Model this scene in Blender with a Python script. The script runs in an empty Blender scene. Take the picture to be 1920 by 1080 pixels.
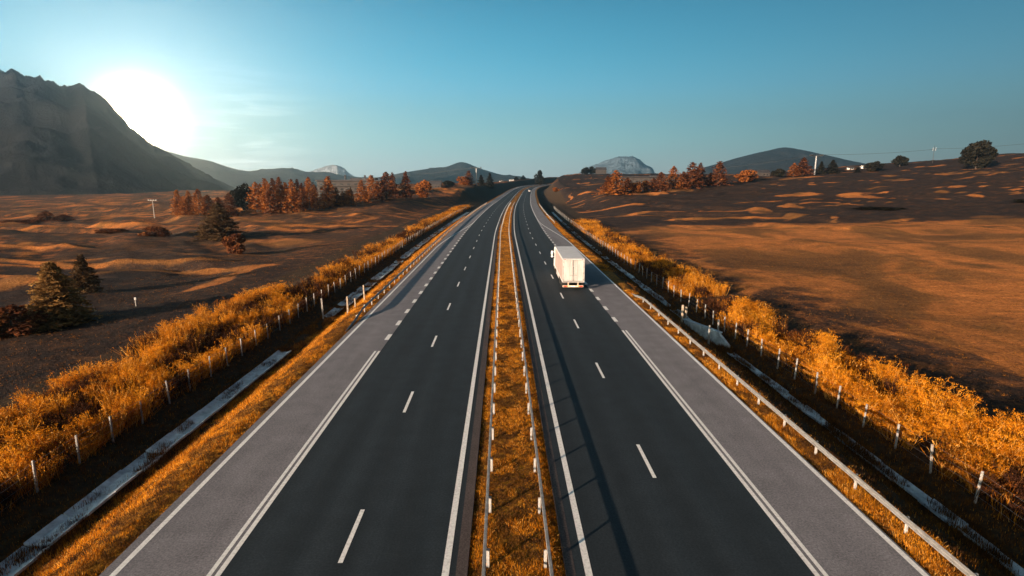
import bpy, math, random
import numpy as np
from mathutils import Vector, Matrix
R = math.radians
random.seed(7)
RNG = np.random.default_rng(7)
S = bpy.context.scene
C = S.collection

# ------------------------------------------------------------------ camera
CAM_H, FPX, PITCH, YAW = 12.4, 1035.0, math.atan(203 / 1035), math.atan(17 / 1035)
cam_d = bpy.data.cameras.new('camera')
cam = bpy.data.objects.new('camera', cam_d); C.objects.link(cam)
cam.location = (0, 0, CAM_H)
cam.rotation_euler = (math.pi / 2 - PITCH, 0, -YAW)
cam_d.sensor_width = 36; cam_d.lens = FPX / 1920 * 36
cam_d.clip_start = 0.1; cam_d.clip_end = 60000
S.camera = cam
CM = cam.rotation_euler.to_matrix()

def ray(px, py):
    """world direction of a picture point (1920x1080)"""
    return CM @ Vector(((px - 960) / FPX, (540 - py) / FPX, -1))

# ------------------------------------------------------------------ sky
GLOW = ray(262, 222).normalized()
SUN_AZ, SUN_EL = R(-134), R(9.8)
EXPO = 1.95
w = bpy.data.worlds.new('World'); S.world = w; w.use_nodes = True
nt = w.node_tree; N = nt.nodes; L = nt.links; N.clear()
def nn(t, **k):
    n = N.new(t)
    for a, b in k.items(): setattr(n, a, b)
    return n
out = nn('ShaderNodeOutputWorld'); bg = nn('ShaderNodeBackground'); L.new(bg.outputs[0], out.inputs[0])
bg.inputs['Strength'].default_value = 0.12
sky = nn('ShaderNodeTexSky', sky_type='NISHITA', sun_disc=False)
sky.sun_elevation = SUN_EL; sky.sun_rotation = SUN_AZ
sky.air_density = 1.0; sky.dust_density = 0.6; sky.ozone_density = 3.0
tc = nn('ShaderNodeTexCoord')
nrm = nn('ShaderNodeVectorMath', operation='NORMALIZE'); L.new(tc.outputs['Generated'], nrm.inputs[0])
sep = nn('ShaderNodeSeparateXYZ'); L.new(nrm.outputs[0], sep.inputs[0])
ramp = nn('ShaderNodeValToRGB'); cr = ramp.color_ramp
cr.interpolation = 'B_SPLINE'
STOPS = [(0.0, (.90, 1.14, 1.16)), (.05, (.64, 1.08, 1.20)), (.13, (.20, .82, 1.08)), (.21, (.045, .52, .78)), (.30, (.010, .29, .48)), (.5, (.008, .11, .20)), (1.0, (.010, .055, .095))]
cr.elements[0].position = STOPS[0][0]; cr.elements[0].color = (*STOPS[0][1], 1)
cr.elements[1].position = STOPS[1][0]; cr.elements[1].color = (*STOPS[1][1], 1)
for p_, c_ in STOPS[2:]:
    e = cr.elements.new(p_); e.color = (*c_, 1)
L.new(sep.outputs['Z'], ramp.inputs[0])
def math_(op, a, b=None, clamp=False):
    n = nn('ShaderNodeMath', operation=op, use_clamp=clamp)
    for i, v in enumerate((a, b)):
        if v is None: continue
        if isinstance(v, (int, float)): n.inputs[i].default_value = v
        else: L.new(v, n.inputs[i])
    return n.outputs[0]
dot = nn('ShaderNodeVectorMath', operation='DOT_PRODUCT'); L.new(nrm.outputs[0], dot.inputs[0]); dot.inputs[1].default_value = GLOW
dv = math_('MAXIMUM', dot.outputs['Value'], 0.0)
def mixc(bt, a, b, f=1.0):
    n = nn('ShaderNodeMix', data_type='RGBA', blend_type=bt)
    n.inputs['Factor'].default_value = f
    for s, v in ((6, a), (7, b)):
        if isinstance(v, tuple): n.inputs[s].default_value = (*v, 1)
        else: L.new(v, n.inputs[s])
    return n.outputs[2]
def scaled(col, val):
    n = nn('ShaderNodeVectorMath', operation='SCALE')
    n.inputs[0].default_value = col; L.new(val, n.inputs['Scale']); return n.outputs[0]
# darker away from the bright part of the sky
side = math_('ADD', math_('MULTIPLY', math_('POWER', dv, 1.5), 0.72), 0.34)
sc = nn('ShaderNodeVectorMath', operation='SCALE'); L.new(ramp.outputs[0], sc.inputs[0]); L.new(side, sc.inputs['Scale'])
ang = math_('ARCCOSINE', math_('MINIMUM', dv, 0.999999))
def glow(amp, deg): return math_('MULTIPLY', math_('POWER', math.e, math_('MULTIPLY', ang, -1 / R(deg))), amp)
a1 = scaled((1.0, 1.0, 1.0), glow(.42, 9.0))
a2 = scaled((1.0, .97, .92), glow(1.6, 2.6))
a3 = scaled((1.0, .66, .38), glow(1700.0, .45))
tot = mixc('ADD', sc.outputs[0], a1); tot = mixc('ADD', tot, a2); tot = mixc('ADD', tot, a3)
# thin streaky cirrus low beside the bright sky
mp = nn('ShaderNodeMapping'); mp.inputs['Scale'].default_value = (7, 7, 70); mp.inputs['Rotation'].default_value = (0, R(4), 0)
L.new(nrm.outputs[0], mp.inputs[0])
no = nn('ShaderNodeTexNoise'); no.inputs['Scale'].default_value = 1.6; no.inputs['Detail'].default_value = 5; no.inputs['Distortion'].default_value = .6
L.new(mp.outputs[0], no.inputs[0])
cd = ray(440, 268).normalized()
d2 = nn('ShaderNodeVectorMath', operation='DOT_PRODUCT'); L.new(nrm.outputs[0], d2.inputs[0]); d2.inputs[1].default_value = cd
msk = math_('POWER', math_('MAXIMUM', d2.outputs['Value'], 0), 260.0)
wisp = math_('MULTIPLY', math_('MULTIPLY', math_('SUBTRACT', no.outputs['Fac'], 0.48, True), msk), 4.0)
tot = mixc('ADD', tot, scaled((1, .96, .92), wisp))
# physical sky carries part of the light, the measured gradient the rest
gain = nn('ShaderNodeVectorMath', operation='SCALE'); L.new(tot, gain.inputs[0]); gain.inputs['Scale'].default_value = 1 / 0.12 / 2 ** EXPO
mx = mixc('MIX', sky.outputs[0], gain.outputs[0], 0.94)
L.new(mx, bg.inputs['Color'])
w.cycles.sampling_method = 'MANUAL'; w.cycles.sample_map_resolution = 2048

# ------------------------------------------------------------------ sun
sl = bpy.data.lights.new('sun', 'SUN'); sl.energy = 5.0; sl.angle = R(0.5); sl.color = (1.0, .73, .52)
so = bpy.data.objects.new('sun', sl); C.objects.link(so)
sdir = Vector((math.sin(SUN_AZ) * math.cos(SUN_EL), math.cos(SUN_AZ) * math.cos(SUN_EL), math.sin(SUN_EL)))
so.location = sdir * 100; so.rotation_euler = sdir.to_track_quat('Z', 'Y').to_euler()

S.view_settings.view_transform = 'Standard'; S.view_settings.look = 'None'
S.view_settings.exposure = EXPO; S.view_settings.gamma = 1.0
S.render.engine = 'CYCLES'
S.cycles.max_bounces = 6; S.cycles.diffuse_bounces = 2; S.cycles.volume_bounces = 0
S.cycles.transparent_max_bounces = 4
S.cycles.use_denoising = True

# ------------------------------------------------------------------ helpers
def tag(o, label=None, cat=None, group=None, kind=None):
    if label: o['label'] = label
    if cat: o['category'] = cat
    if group: o['group'] = group
    if kind: o['kind'] = kind
    return o
def link(name, me, mat=None, parent=None, loc=None):
    o = bpy.data.objects.new(name, me); C.objects.link(o)
    if mat is not None:
        for m in (mat if isinstance(mat, (list, tuple)) else [mat]): me.materials.append(m)
    if parent is not None: o.parent = parent
    if loc is not None: o.location = loc
    return o
def empty(name, loc=(0, 0, 0), rz=0):
    o = bpy.data.objects.new(name, None); C.objects.link(o); o.location = loc; o.rotation_euler = (0, 0, rz)
    o.empty_display_size = .3
    return o
def np_mesh(name, V, Q, mi=None, smooth=False):
    """mesh from arrays: V (n,3), Q (m,4) quads (or m,3)"""
    me = bpy.data.meshes.new(name)
    V = np.asarray(V, np.float32); Q = np.asarray(Q, np.int32)
    k = Q.shape[1]
    me.vertices.add(len(V)); me.vertices.foreach_set('co', V.ravel())
    me.loops.add(Q.size); me.loops.foreach_set('vertex_index', Q.ravel())
    me.polygons.add(len(Q))
    me.polygons.foreach_set('loop_start', np.arange(0, Q.size, k, dtype=np.int32))
    if mi is not None: me.polygons.foreach_set('material_index', np.asarray(mi, np.int32))
    me.polygons.foreach_set('use_smooth', np.full(len(Q), smooth))
    me.update(calc_edges=True); me.validate()
    return me
class MB:
    """collects boxes, tubes and sweeps into ONE mesh"""
    def __init__(s): s.v = []; s.f = []; s.m = []
    def add(s, vs, fs, mi=0):
        b = len(s.v); s.v += [tuple(v) for v in vs]; s.f += [tuple(i + b for i in f) for f in fs]; s.m += [mi] * len(fs)
    def box(s, c, d, rz=0, mi=0, bev=0.0):
        x, y, z = d[0] / 2, d[1] / 2, d[2] / 2
        cr_, sr = math.cos(rz), math.sin(rz)
        def T(p): return (c[0] + p[0] * cr_ - p[1] * sr, c[1] + p[0] * sr + p[1] * cr_, c[2] + p[2])
        if bev <= 0:
            vs = [T(p) for p in ((-x, -y, -z), (x, -y, -z), (x, y, -z), (-x, y, -z), (-x, -y, z), (x, -y, z), (x, y, z), (-x, y, z))]
            s.add(vs, [(3, 2, 1, 0), (4, 5, 6, 7), (0, 1, 5, 4), (1, 2, 6, 5), (2, 3, 7, 6), (3, 0, 4, 7)], mi); return
        b = min(bev, x * .49, y * .49, z * .49); rings = []
        for zz, ins in ((-z, b), (-z + b, 0), (z - b, 0), (z, b)):
            X, Y = x - ins, y - ins; q = b if ins == 0 else b * .5
            rings.append([T(p) for p in ((-X + q, -Y, zz), (X - q, -Y, zz), (X, -Y + q, zz), (X, Y - q, zz), (X - q, Y, zz), (-X + q, Y, zz), (-X, Y - q, zz), (-X, -Y + q, zz))])
        vs = sum(rings, []); fs = [tuple(range(7, -1, -1)), tuple(range(24, 32))]
        for k in range(3):
            for i in range(8): fs.append((k * 8 + i, k * 8 + (i + 1) % 8, k * 8 + 8 + (i + 1) % 8, k * 8 + 8 + i))
        s.add(vs, fs, mi)
    def tube(s, a, b, r0, r1=None, n=8, mi=0):
        r1 = r0 if r1 is None else r1
        a = Vector(a); b = Vector(b); d = (b - a).normalized()
        u = d.orthogonal().normalized(); v = d.cross(u)
        vs = []
        for p, r in ((a, r0), (b, r1)):
            for i in range(n):
                t = 2 * math.pi * i / n; vs.append(p + u * (r * math.cos(t)) + v * (r * math.sin(t)))
        fs = [(i, (i + 1) % n, n + (i + 1) % n, n + i) for i in range(n)] + [tuple(range(n - 1, -1, -1)), tuple(range(n, 2 * n))]
        s.add(vs, fs, mi)
    def prism(s, prof, a, b, mi=0):
        """profile (list of 3-d points) swept from offset a to offset b (vectors)"""
        n = len(prof); a = Vector(a); b = Vector(b)
        vs = [Vector(p) + a for p in prof] + [Vector(p) + b for p in prof]
        s.add(vs, [(i, (i + 1) % n, n + (i + 1) % n, n + i) for i in range(n)] + [tuple(range(n - 1, -1, -1)), tuple(range(n, 2 * n))], mi)
    def mesh(s, name, smooth=False):
        me = bpy.data.meshes.new(name); me.from_pydata(s.v, [], s.f)
        me.polygons.foreach_set('material_index', s.m)
        me.polygons.foreach_set('use_smooth', [smooth] * len(s.f))
        me.update(); return me
    def build(s, name, mat, parent=None, loc=None, smooth=False):
        return link(name, s.mesh(name, smooth), mat, parent, loc)

# value noise ---------------------------------------------------------------
_T = np.random.default_rng(3).random((256, 256)).astype(np.float64)
def vnoise(x, y):
    xi = np.floor(x).astype(int); yi = np.floor(y).astype(int); fx = x - xi; fy = y - yi
    fx = fx * fx * fx * (fx * (fx * 6 - 15) + 10); fy = fy * fy * fy * (fy * (fy * 6 - 15) + 10)
    g = lambda a, b: _T[a & 255, b & 255]
    return (g(xi, yi) * (1 - fx) + g(xi + 1, yi) * fx) * (1 - fy) + (g(xi, yi + 1) * (1 - fx) + g(xi + 1, yi + 1) * fx) * fy
def fbm(x, y, o=5, gain=.5, ridged=False):
    s = 0; a = 1; t = 0
    for k in range(o):
        n = vnoise(x * 2 ** k + 17.3 * k, y * 2 ** k + 9.1 * k)
        if ridged: n = 1 - abs(2 * n - 1)
        s = s + a * n; t += a; a *= gain
    return s / t
def sstep(a, b, x):
    t = np.clip((x - a) / (b - a), 0, 1); return t * t * (3 - 2 * t)

# materials -----------------------------------------------------------------
class Mt:
    def __init__(s, name):
        s.m = bpy.data.materials.new(name); s.m.use_nodes = True; s.t = s.m.node_tree; s.t.nodes.clear()
        s.o = s.n('ShaderNodeOutputMaterial')
    def n(s, t, **k):
        x = s.t.nodes.new(t)
        for a, b in k.items(): setattr(x, a, b)
        return x
    def l(s, a, b): s.t.links.new(a, b)
    def coord(s, scale=(1, 1, 1), geo=True):
        c = s.n('ShaderNodeNewGeometry').outputs['Position'] if geo else s.n('ShaderNodeTexCoord').outputs['Object']
        m = s.n('ShaderNodeMapping'); m.inputs['Scale'].default_value = scale; s.l(c, m.inputs[0]); return m.outputs[0]
    def noise(s, scale, detail=4, vec=None, rough=.55, dist=0):
        x = s.n('ShaderNodeTexNoise'); x.inputs['Scale'].default_value = scale; x.inputs['Detail'].default_value = detail
        x.inputs['Roughness'].default_value = rough; x.inputs['Distortion'].default_value = dist
        s.l(vec if vec is not None else s.coord(), x.inputs['Vector']); return x.outputs['Fac']
    def ramp(s, fac, stops, interp='LINEAR'):
        x = s.n('ShaderNodeValToRGB'); e = x.color_ramp; e.interpolation = interp
        while len(e.elements) < len(stops): e.elements.new(.5)
        for q, (p, c) in zip(e.elements, stops): q.position = p; q.color = (*c, 1) if isinstance(c, tuple) else (c, c, c, 1)
        s.l(fac, x.inputs[0]); return x.outputs[0]
    def mix(s, a, b, f, bt='MIX'):
        x = s.n('ShaderNodeMix', data_type='RGBA', blend_type=bt)
        for i, v in ((0, f), (6, a), (7, b)):
            if isinstance(v, (int, float)): x.inputs[i].default_value = v
            elif isinstance(v, tuple): x.inputs[i].default_value = (*v, 1)
            else: s.l(v, x.inputs[i])
        return x.outputs[2]
    def math(s, op, a, b):
        x = s.n('ShaderNodeMath', operation=op)
        for i, v in enumerate((a, b)):
            if isinstance(v, (int, float)): x.inputs[i].default_value = v
            else: s.l(v, x.inputs[i])
        return x.outputs[0]
    def bump(s, h, dist, strength=1.0, prev=None):
        x = s.n('ShaderNodeBump'); x.inputs['Distance'].default_value = dist; x.inputs['Strength'].default_value = strength
        s.l(h, x.inputs['Height'])
        if prev is not None: s.l(prev, x.inputs['Normal'])
        return x.outputs[0]
    def pbr(s, col, rough=.8, metal=0, normal=None, spec=.3):
        p = s.n('ShaderNodeBsdfPrincipled')
        for k, v in (('Base Color', col), ('Roughness', rough), ('Metallic', metal), ('Specular IOR Level', spec)):
            if isinstance(v, (int, float)): p.inputs[k].default_value = v
            elif isinstance(v, tuple): p.inputs[k].default_value = (*v, 1)
            else: s.l(v, p.inputs[k])
        if normal is not None: s.l(normal, p.inputs['Normal'])
        s.l(p.outputs[0], s.o.inputs[0]); return s.m
    def leaf(s, col, trans=.35):
        d = s.n('ShaderNodeBsdfDiffuse'); t = s.n('ShaderNodeBsdfTranslucent'); m = s.n('ShaderNodeMixShader'); m.inputs[0].default_value = trans
        for q in (d, t):
            if isinstance(col, tuple): q.inputs[0].default_value = (*col, 1)
            else: s.l(col, q.inputs[0])
        s.l(d.outputs[0], m.inputs[1]); s.l(t.outputs[0], m.inputs[2]); s.l(m.outputs[0], s.o.inputs[0]); return s.m

def m_asphalt(name, dark, light, tint, streak=0):
    k = Mt(name); a = k.noise(.6, 6, k.coord((1.6, .06, 1)), .7); b = k.noise(13, 4, rough=.75); c = k.noise(.9, 6)
    col = k.ramp(a, [(.3, dark), (.7, light)])
    col = k.mix(col, k.ramp(b, [(.32, .5), (.5, 1.0), (.68, 1.6)]), .85, 'MULTIPLY')
    col = k.mix(col, k.ramp(c, [(.3, .84), (.7, 1.14)]), .9, 'MULTIPLY')
    pt = k.noise(.25, 3, k.coord((1.2, .16, 1)), .5); col = k.mix(col, k.ramp(pt, [(.60, 1.0), (.64, .86)]), .7, 'MULTIPLY')
    if streak:
        at = k.n('ShaderNodeAttribute'); at.attribute_name = 'lane_u'
        sgn = k.math('GREATER_THAN', at.outputs['Fac'], 0.0)
        ph = k.math('ADD', k.math('ADD', at.outputs['Fac'], k.math('MULTIPLY', sgn, .86 - 1.875)), 6.36)
        tr = k.math('COSINE', k.math('MULTIPLY', ph, 6.2832 / 1.875), 0.0)
        wob = k.noise(.3, 4, k.coord((.5, .12, 1)))
        tr = k.math('ADD', k.math('MULTIPLY', k.math('MULTIPLY', tr, wob), streak), 1.0)
        col = k.mix(col, k.ramp(tr, [(0, 0.0), (1, 1.0)]), 0.0); x = k.n('ShaderNodeVectorMath', operation='SCALE'); k.l(col, x.inputs[0]); k.l(tr, x.inputs['Scale']); col = x.outputs[0]
    return k.pbr(col, .82, 0, k.bump(b, .004, .6), tint)
M = {}
M['lane'] = m_asphalt('fresh_asphalt', (.013, .0195, .0255), (.0195, .0265, .033), .25, .26)
M['shoulder'] = m_asphalt('worn_asphalt', (.145, .138, .150), (.185, .176, .189), .25)
M['edge'] = m_asphalt('asphalt_edge', (.05, .04, .04), (.085, .065, .06), .2)
def m_paint():
    k = Mt('road_paint'); a = k.noise(9, 6, rough=.7); b = k.noise(60, 2)
    col = k.ramp(a, [(.25, (.50, .49, .48)), (.55, (.80, .79, .77))]); col = k.mix(col, k.ramp(b, [(.3, .8), (.6, 1.0)]), .6, 'MULTIPLY')
    return k.pbr(col, .6)
M['paint'] = m_paint()
def m_simple(name, c0, c1, scale=3, rough=.7, metal=0, bumpd=0.0, spec=.3, vec=None):
    k = Mt(name); a = k.noise(scale, 5, rough=.65)
    return k.pbr(k.ramp(a, [(.3, c0), (.7, c1)]), rough, metal, k.bump(a, bumpd) if bumpd else None, spec)
M['galv'] = m_simple('galvanised_steel', (.17, .165, .16), (.30, .29, .28), 3.5, .5, .2)
M['post_white'] = m_simple('pale_steel_post', (.26, .25, .235), (.38, .365, .345), 6, .55)
M['conc'] = m_simple('grey_concrete', (.28, .32, .35), (.62, .70, .75), 1.8, .85, 0, .01)
M['conc_post'] = m_simple('concrete_post', (.20, .19, .18), (.34, .32, .30), 9, .85)
M['wood_post'] = m_simple('timber_post', (.26, .20, .15), (.40, .33, .25), 9, .85)
M['wire'] = m_simple('fence_wire', (.22, .22, .22), (.3, .3, .3), 5, .5, .6)
M['truck_white'] = m_simple('white_door_panel', (.42, .40, .39), (.50, .48, .465), 1.6, .45, 0, 0, .4)
M['truck_roof'] = m_simple('roof_sheet', (.42, .42, .44), (.52, .52, .54), .8, .5)
M['rubber'] = m_simple('tyre_rubber', (.012, .012, .012), (.022, .021, .02), 8, .85)
M['chassis'] = m_simple('chassis_steel', (.03, .026, .024), (.06, .05, .045), 4, .6, .3)
M['alloy'] = m_simple('wheel_alloy', (.45, .45, .45), (.6, .6, .6), 6, .4, .7)
M['rod'] = m_simple('dull_steel', (.22, .20, .19), (.32, .30, .28), 6, .5, .4)
M['cab'] = m_simple('white_cab_paint', (.68, .68, .68), (.76, .76, .76), 1, .3, 0, 0, .5)
M['glass'] = m_simple('dark_glass', (.01, .012, .015), (.02, .024, .028), 1, .08, 0, 0, .6)
M['amber'] = m_simple('amber_plastic', (.6, .18, .02), (.7, .22, .03), 8, .3)
M['red'] = m_simple('red_plastic', (.42, .02, .015), (.5, .03, .02), 8, .3)
M['bumper'] = m_simple('bumper_paint', (.60, .45, .32), (.72, .56, .42), 5, .5)
M['plate'] = m_simple('plate_white', (.7, .7, .68), (.76, .76, .74), 8, .4)
def m_curtain():
    k = Mt('side_curtain'); a = k.noise(1.2, 5, k.coord((1, 1, .4)))
    wv = k.n('ShaderNodeTexWave'); wv.inputs['Scale'].default_value = .8; wv.bands_direction = 'Y'; k.l(k.coord(), wv.inputs[0])
    return k.pbr(k.ramp(a, [(.3, (.30, .235, .215)), (.7, (.38, .30, .275))]), .55, 0, k.bump(wv.outputs[1], .03, .4))
def m_door():
    k = Mt('white_door_panel'); a = k.noise(1.6, 6, k.coord((3, 3, .5)), .65); b = k.noise(7, 5)
    col = k.mix(k.ramp(a, [(.3, (.37, .345, .335)), (.62, (.50, .48, .465))]), k.ramp(b, [(.3, .88), (.6, 1.0)]), .8, 'MULTIPLY')
    return k.pbr(col, .48)
M['truck_white'] = m_door()
M['curtain'] = m_curtain()
def m_leaf(name, c0, c1, c2, trans=.3, s=1.2):
    k = Mt(name); a = k.noise(s, 3); b = k.noise(14, 2)
    col = k.ramp(a, [(.32, c0), (.5, c1), (.68, c2)]); col = k.mix(col, k.ramp(b, [(.3, .7), (.7, 1.25)]), .8, 'MULTIPLY')
    return k.leaf(col, trans)
M['larch'] = m_leaf('orange_needles', (.10, .034, .013), (.27, .088, .021), (.42, .150, .032), .32, .6)
M['rust'] = m_leaf('rusty_needles', (.05, .019, .012), (.12, .042, .018), (.24, .085, .026), .25, .6)
M['spruce'] = m_leaf('dark_needles', (.010, .010, .009), (.019, .018, .013), (.036, .028, .017), .15, .6)
M['hazy_olive'] = m_leaf('hazy_needles', (.12, .066, .025), (.22, .12, .042), (.34, .19, .06), .35, .6)  # raised golden tone puts haze into the needle colour
M['veiled_needles'] = m_leaf('veiled_needles', (.05, .030, .017), (.085, .050, .024), (.15, .085, .034), .25, .6)  # reddish brown puts the veil of haze into the needle colour
M['bark'] = m_simple('bark', (.03, .022, .018), (.07, .05, .04), 6, .9)
M['weed'] = m_leaf('dry_weed', (.16, .045, .006), (.58, .205, .010), (.76, .32, .022), .35, .45)
M['weed_pale'] = m_leaf('pale_dry_stem', (.42, .19, .035), (.66, .33, .07), (.78, .45, .13), .3, .7)
M['weed_dark'] = m_leaf('brown_dry_weed', (.030, .014, .010), (.055, .023, .013), (.11, .042, .015), .2, .8)
M['turf'] = m_leaf('dry_turf', (.20, .055, .006), (.54, .19, .009), (.72, .29, .018), .3, .8)
M['turf_dark'] = m_leaf('brown_turf', (.05, .026, .014), (.10, .045, .016), (.18, .075, .014), .2, 1.2)
def m_ground():
    k = Mt('ground')
    at = k.n('ShaderNodeAttribute'); at.attribute_name = 'zone'
    sp = k.n('ShaderNodeSeparateColor'); k.l(at.outputs['Color'], sp.inputs[0])
    n1 = k.noise(.35, 7, rough=.62); n2 = k.noise(3.2, 6, rough=.65); n3 = k.noise(.045, 5, k.coord((1, .8, 1)), .6, .6); n4 = k.noise(22, 3)
    fur = k.noise(1.0, 5, k.coord((.10, 1.3, 1)), .6)
    field = k.ramp(n3, [(.30, (.11, .050, .018)), (.46, (.20, .085, .025)), (.56, (.46, .160, .040)), (.67, (.15, .068, .021))])  # the orange stop paints sunlit streaks into the field colour
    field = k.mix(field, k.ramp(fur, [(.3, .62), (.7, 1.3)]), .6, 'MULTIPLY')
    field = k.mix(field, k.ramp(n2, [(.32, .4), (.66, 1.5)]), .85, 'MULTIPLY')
    heath_shade = k.ramp(n1, [(.35, (.016, .012, .011)), (.55, (.036, .021, .015)), (.72, (.085, .040, .019))]); heath_shade = k.mix(heath_shade, k.ramp(n2, [(.32, .35), (.66, 1.7)]), .85, 'MULTIPLY')  # dark heath tone, also painted as shade on far slopes
    verge = k.ramp(n2, [(.32, (.07, .028, .010)), (.5, (.26, .105, .012)), (.66, (.55, .24, .02))])
    soil = k.ramp(n2, [(.3, (.028, .018, .012)), (.55, (.055, .034, .018)), (.75, (.11, .062, .022))])
    def w(ch, lo=.35, hi=.65):
        v = k.math('ADD', sp.outputs[ch], k.math('MULTIPLY', k.math('SUBTRACT', n1, .5), .9))
        return k.ramp(v, [(lo, 0.0), (hi, 1.0)])
    col = k.mix(field, heath_shade, w(2)); col = k.mix(col, soil, w(1)); col = k.mix(col, verge, w(0))
    col = k.mix(col, k.ramp(n4, [(.3, .7), (.7, 1.3)]), .6, 'MULTIPLY')
    nb = k.bump(n1, .5, .7); nb = k.bump(n2, .22, 1.0, nb); nb = k.bump(n4, .02, .8, nb)
    return k.pbr(col, .95, 0, nb, .1)
M['ground'] = m_ground()

# ------------------------------------------------------------------ the lie of the land
def hermite(xs, ys):
    xs = np.array(xs, float); ys = np.array(ys, float)
    h = np.diff(xs); d = np.diff(ys) / h; m = np.zeros_like(ys)
    for i in range(1, len(xs) - 1): m[i] = 0 if d[i - 1] * d[i] <= 0 else 2 * d[i - 1] * d[i] / (d[i - 1] + d[i])
    m[-1] = d[-1]
    def f(x):
        x = np.asarray(x, float); i = np.clip(np.searchsorted(xs, x) - 1, 0, len(xs) - 2)
        t = (x - xs[i]) / h[i]; t = np.where(x < xs[0], 0, t)
        return (1 + 2 * t) * (1 - t) ** 2 * ys[i] + t * (1 - t) ** 2 * h[i] * m[i] + t * t * (3 - 2 * t) * ys[i + 1] + t * t * (t - 1) * h[i] * m[i + 1]
    return f
xc = hermite([-100, 0, 120, 170, 260, 345, 470, 585, 700, 800, 900, 1000], [0, 0, 0, .7, 3.2, 7.0, 13.5, 21, 35, 58, 100, 170])
zr = hermite([-100, 0, 300, 400, 585, 700, 800, 900, 1000], [0, 0, 0.05, .5, 2.3, 4.3, 5.4, 5.9, 6.2])
sec = hermite([-60, -31, -29, -22.4, -20.7, -20.3, -18.4, -18.0, -13.5, -13.0, -1.2, -.9, 1.7, 2.1, 13.55, 14.3, 15.2, 19.2, 19.5, 20.5, 20.9, 21.9, 28, 60],
              [-2.6, -2.5, -2.1, -2.4, -2.72, -2.75, -2.75, -2.6, -.12, -.15, -.15, -.05, -.05, -.15, -.15, -.06, -.2, -2.55, -2.75, -2.75, -2.6, -2.38, -2.2, -2.3])
A_ = np.array([-2.5, -1.2, -.8, -.5, -.3, -.1, 0, .1, .25, .45, .65, .95, 1.3, 2.5])
Y_ = np.array([-100, 60, 130, 200, 350, 500, 800, 1500, 3000, 20000.])
Z_ = np.array([[-2.5] * 14, [-2.5] * 14,
    [-4, -4, -3.6, -3.2, -3, -2.6, -2.4, -2.4, -2.2, -2, -1.6, 0, 1, 1],
    [-7, -6, -5, -3, -1.8, -.5, -.5, -.5, 0, .8, 2, 4, 7, 7],
    [-11, -10, -8, -2, 4, 6.5, 3, 4.5, 7, 10.5, 13, 19, 24, 24],
    [-13, -12, -9, -3, 4.5, 9, 7, 9, 11, 17, 25, 36, 42, 42],
    [-13, -12, -10, -4, 3, 5, 9.5, 20, 20, 20, 34, 44, 46, 46],
    [-30] * 5 + [-20, -10, 0, -10] + [-20] * 5, [-60] * 14, [-120] * 14])
def land(x, Y):
    a = np.clip(x / np.maximum(Y, 40), -2.5, 2.5)
    i = np.clip(np.searchsorted(A_, a) - 1, 0, len(A_) - 2); j = np.clip(np.searchsorted(Y_, Y) - 1, 0, len(Y_) - 2)
    t = (a - A_[i]) / (A_[i + 1] - A_[i]); s = np.clip((Y - Y_[j]) / (Y_[j + 1] - Y_[j]), 0, 1)
    s = s * s * (3 - 2 * s) * .5 + s * .5; t = t * t * (3 - 2 * t) * .5 + t * .5
    return (Z_[j, i] * (1 - t) + Z_[j, i + 1] * t) * (1 - s) + (Z_[j + 1, i] * (1 - t) + Z_[j + 1, i + 1] * t) * s
CREST = {}
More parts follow.
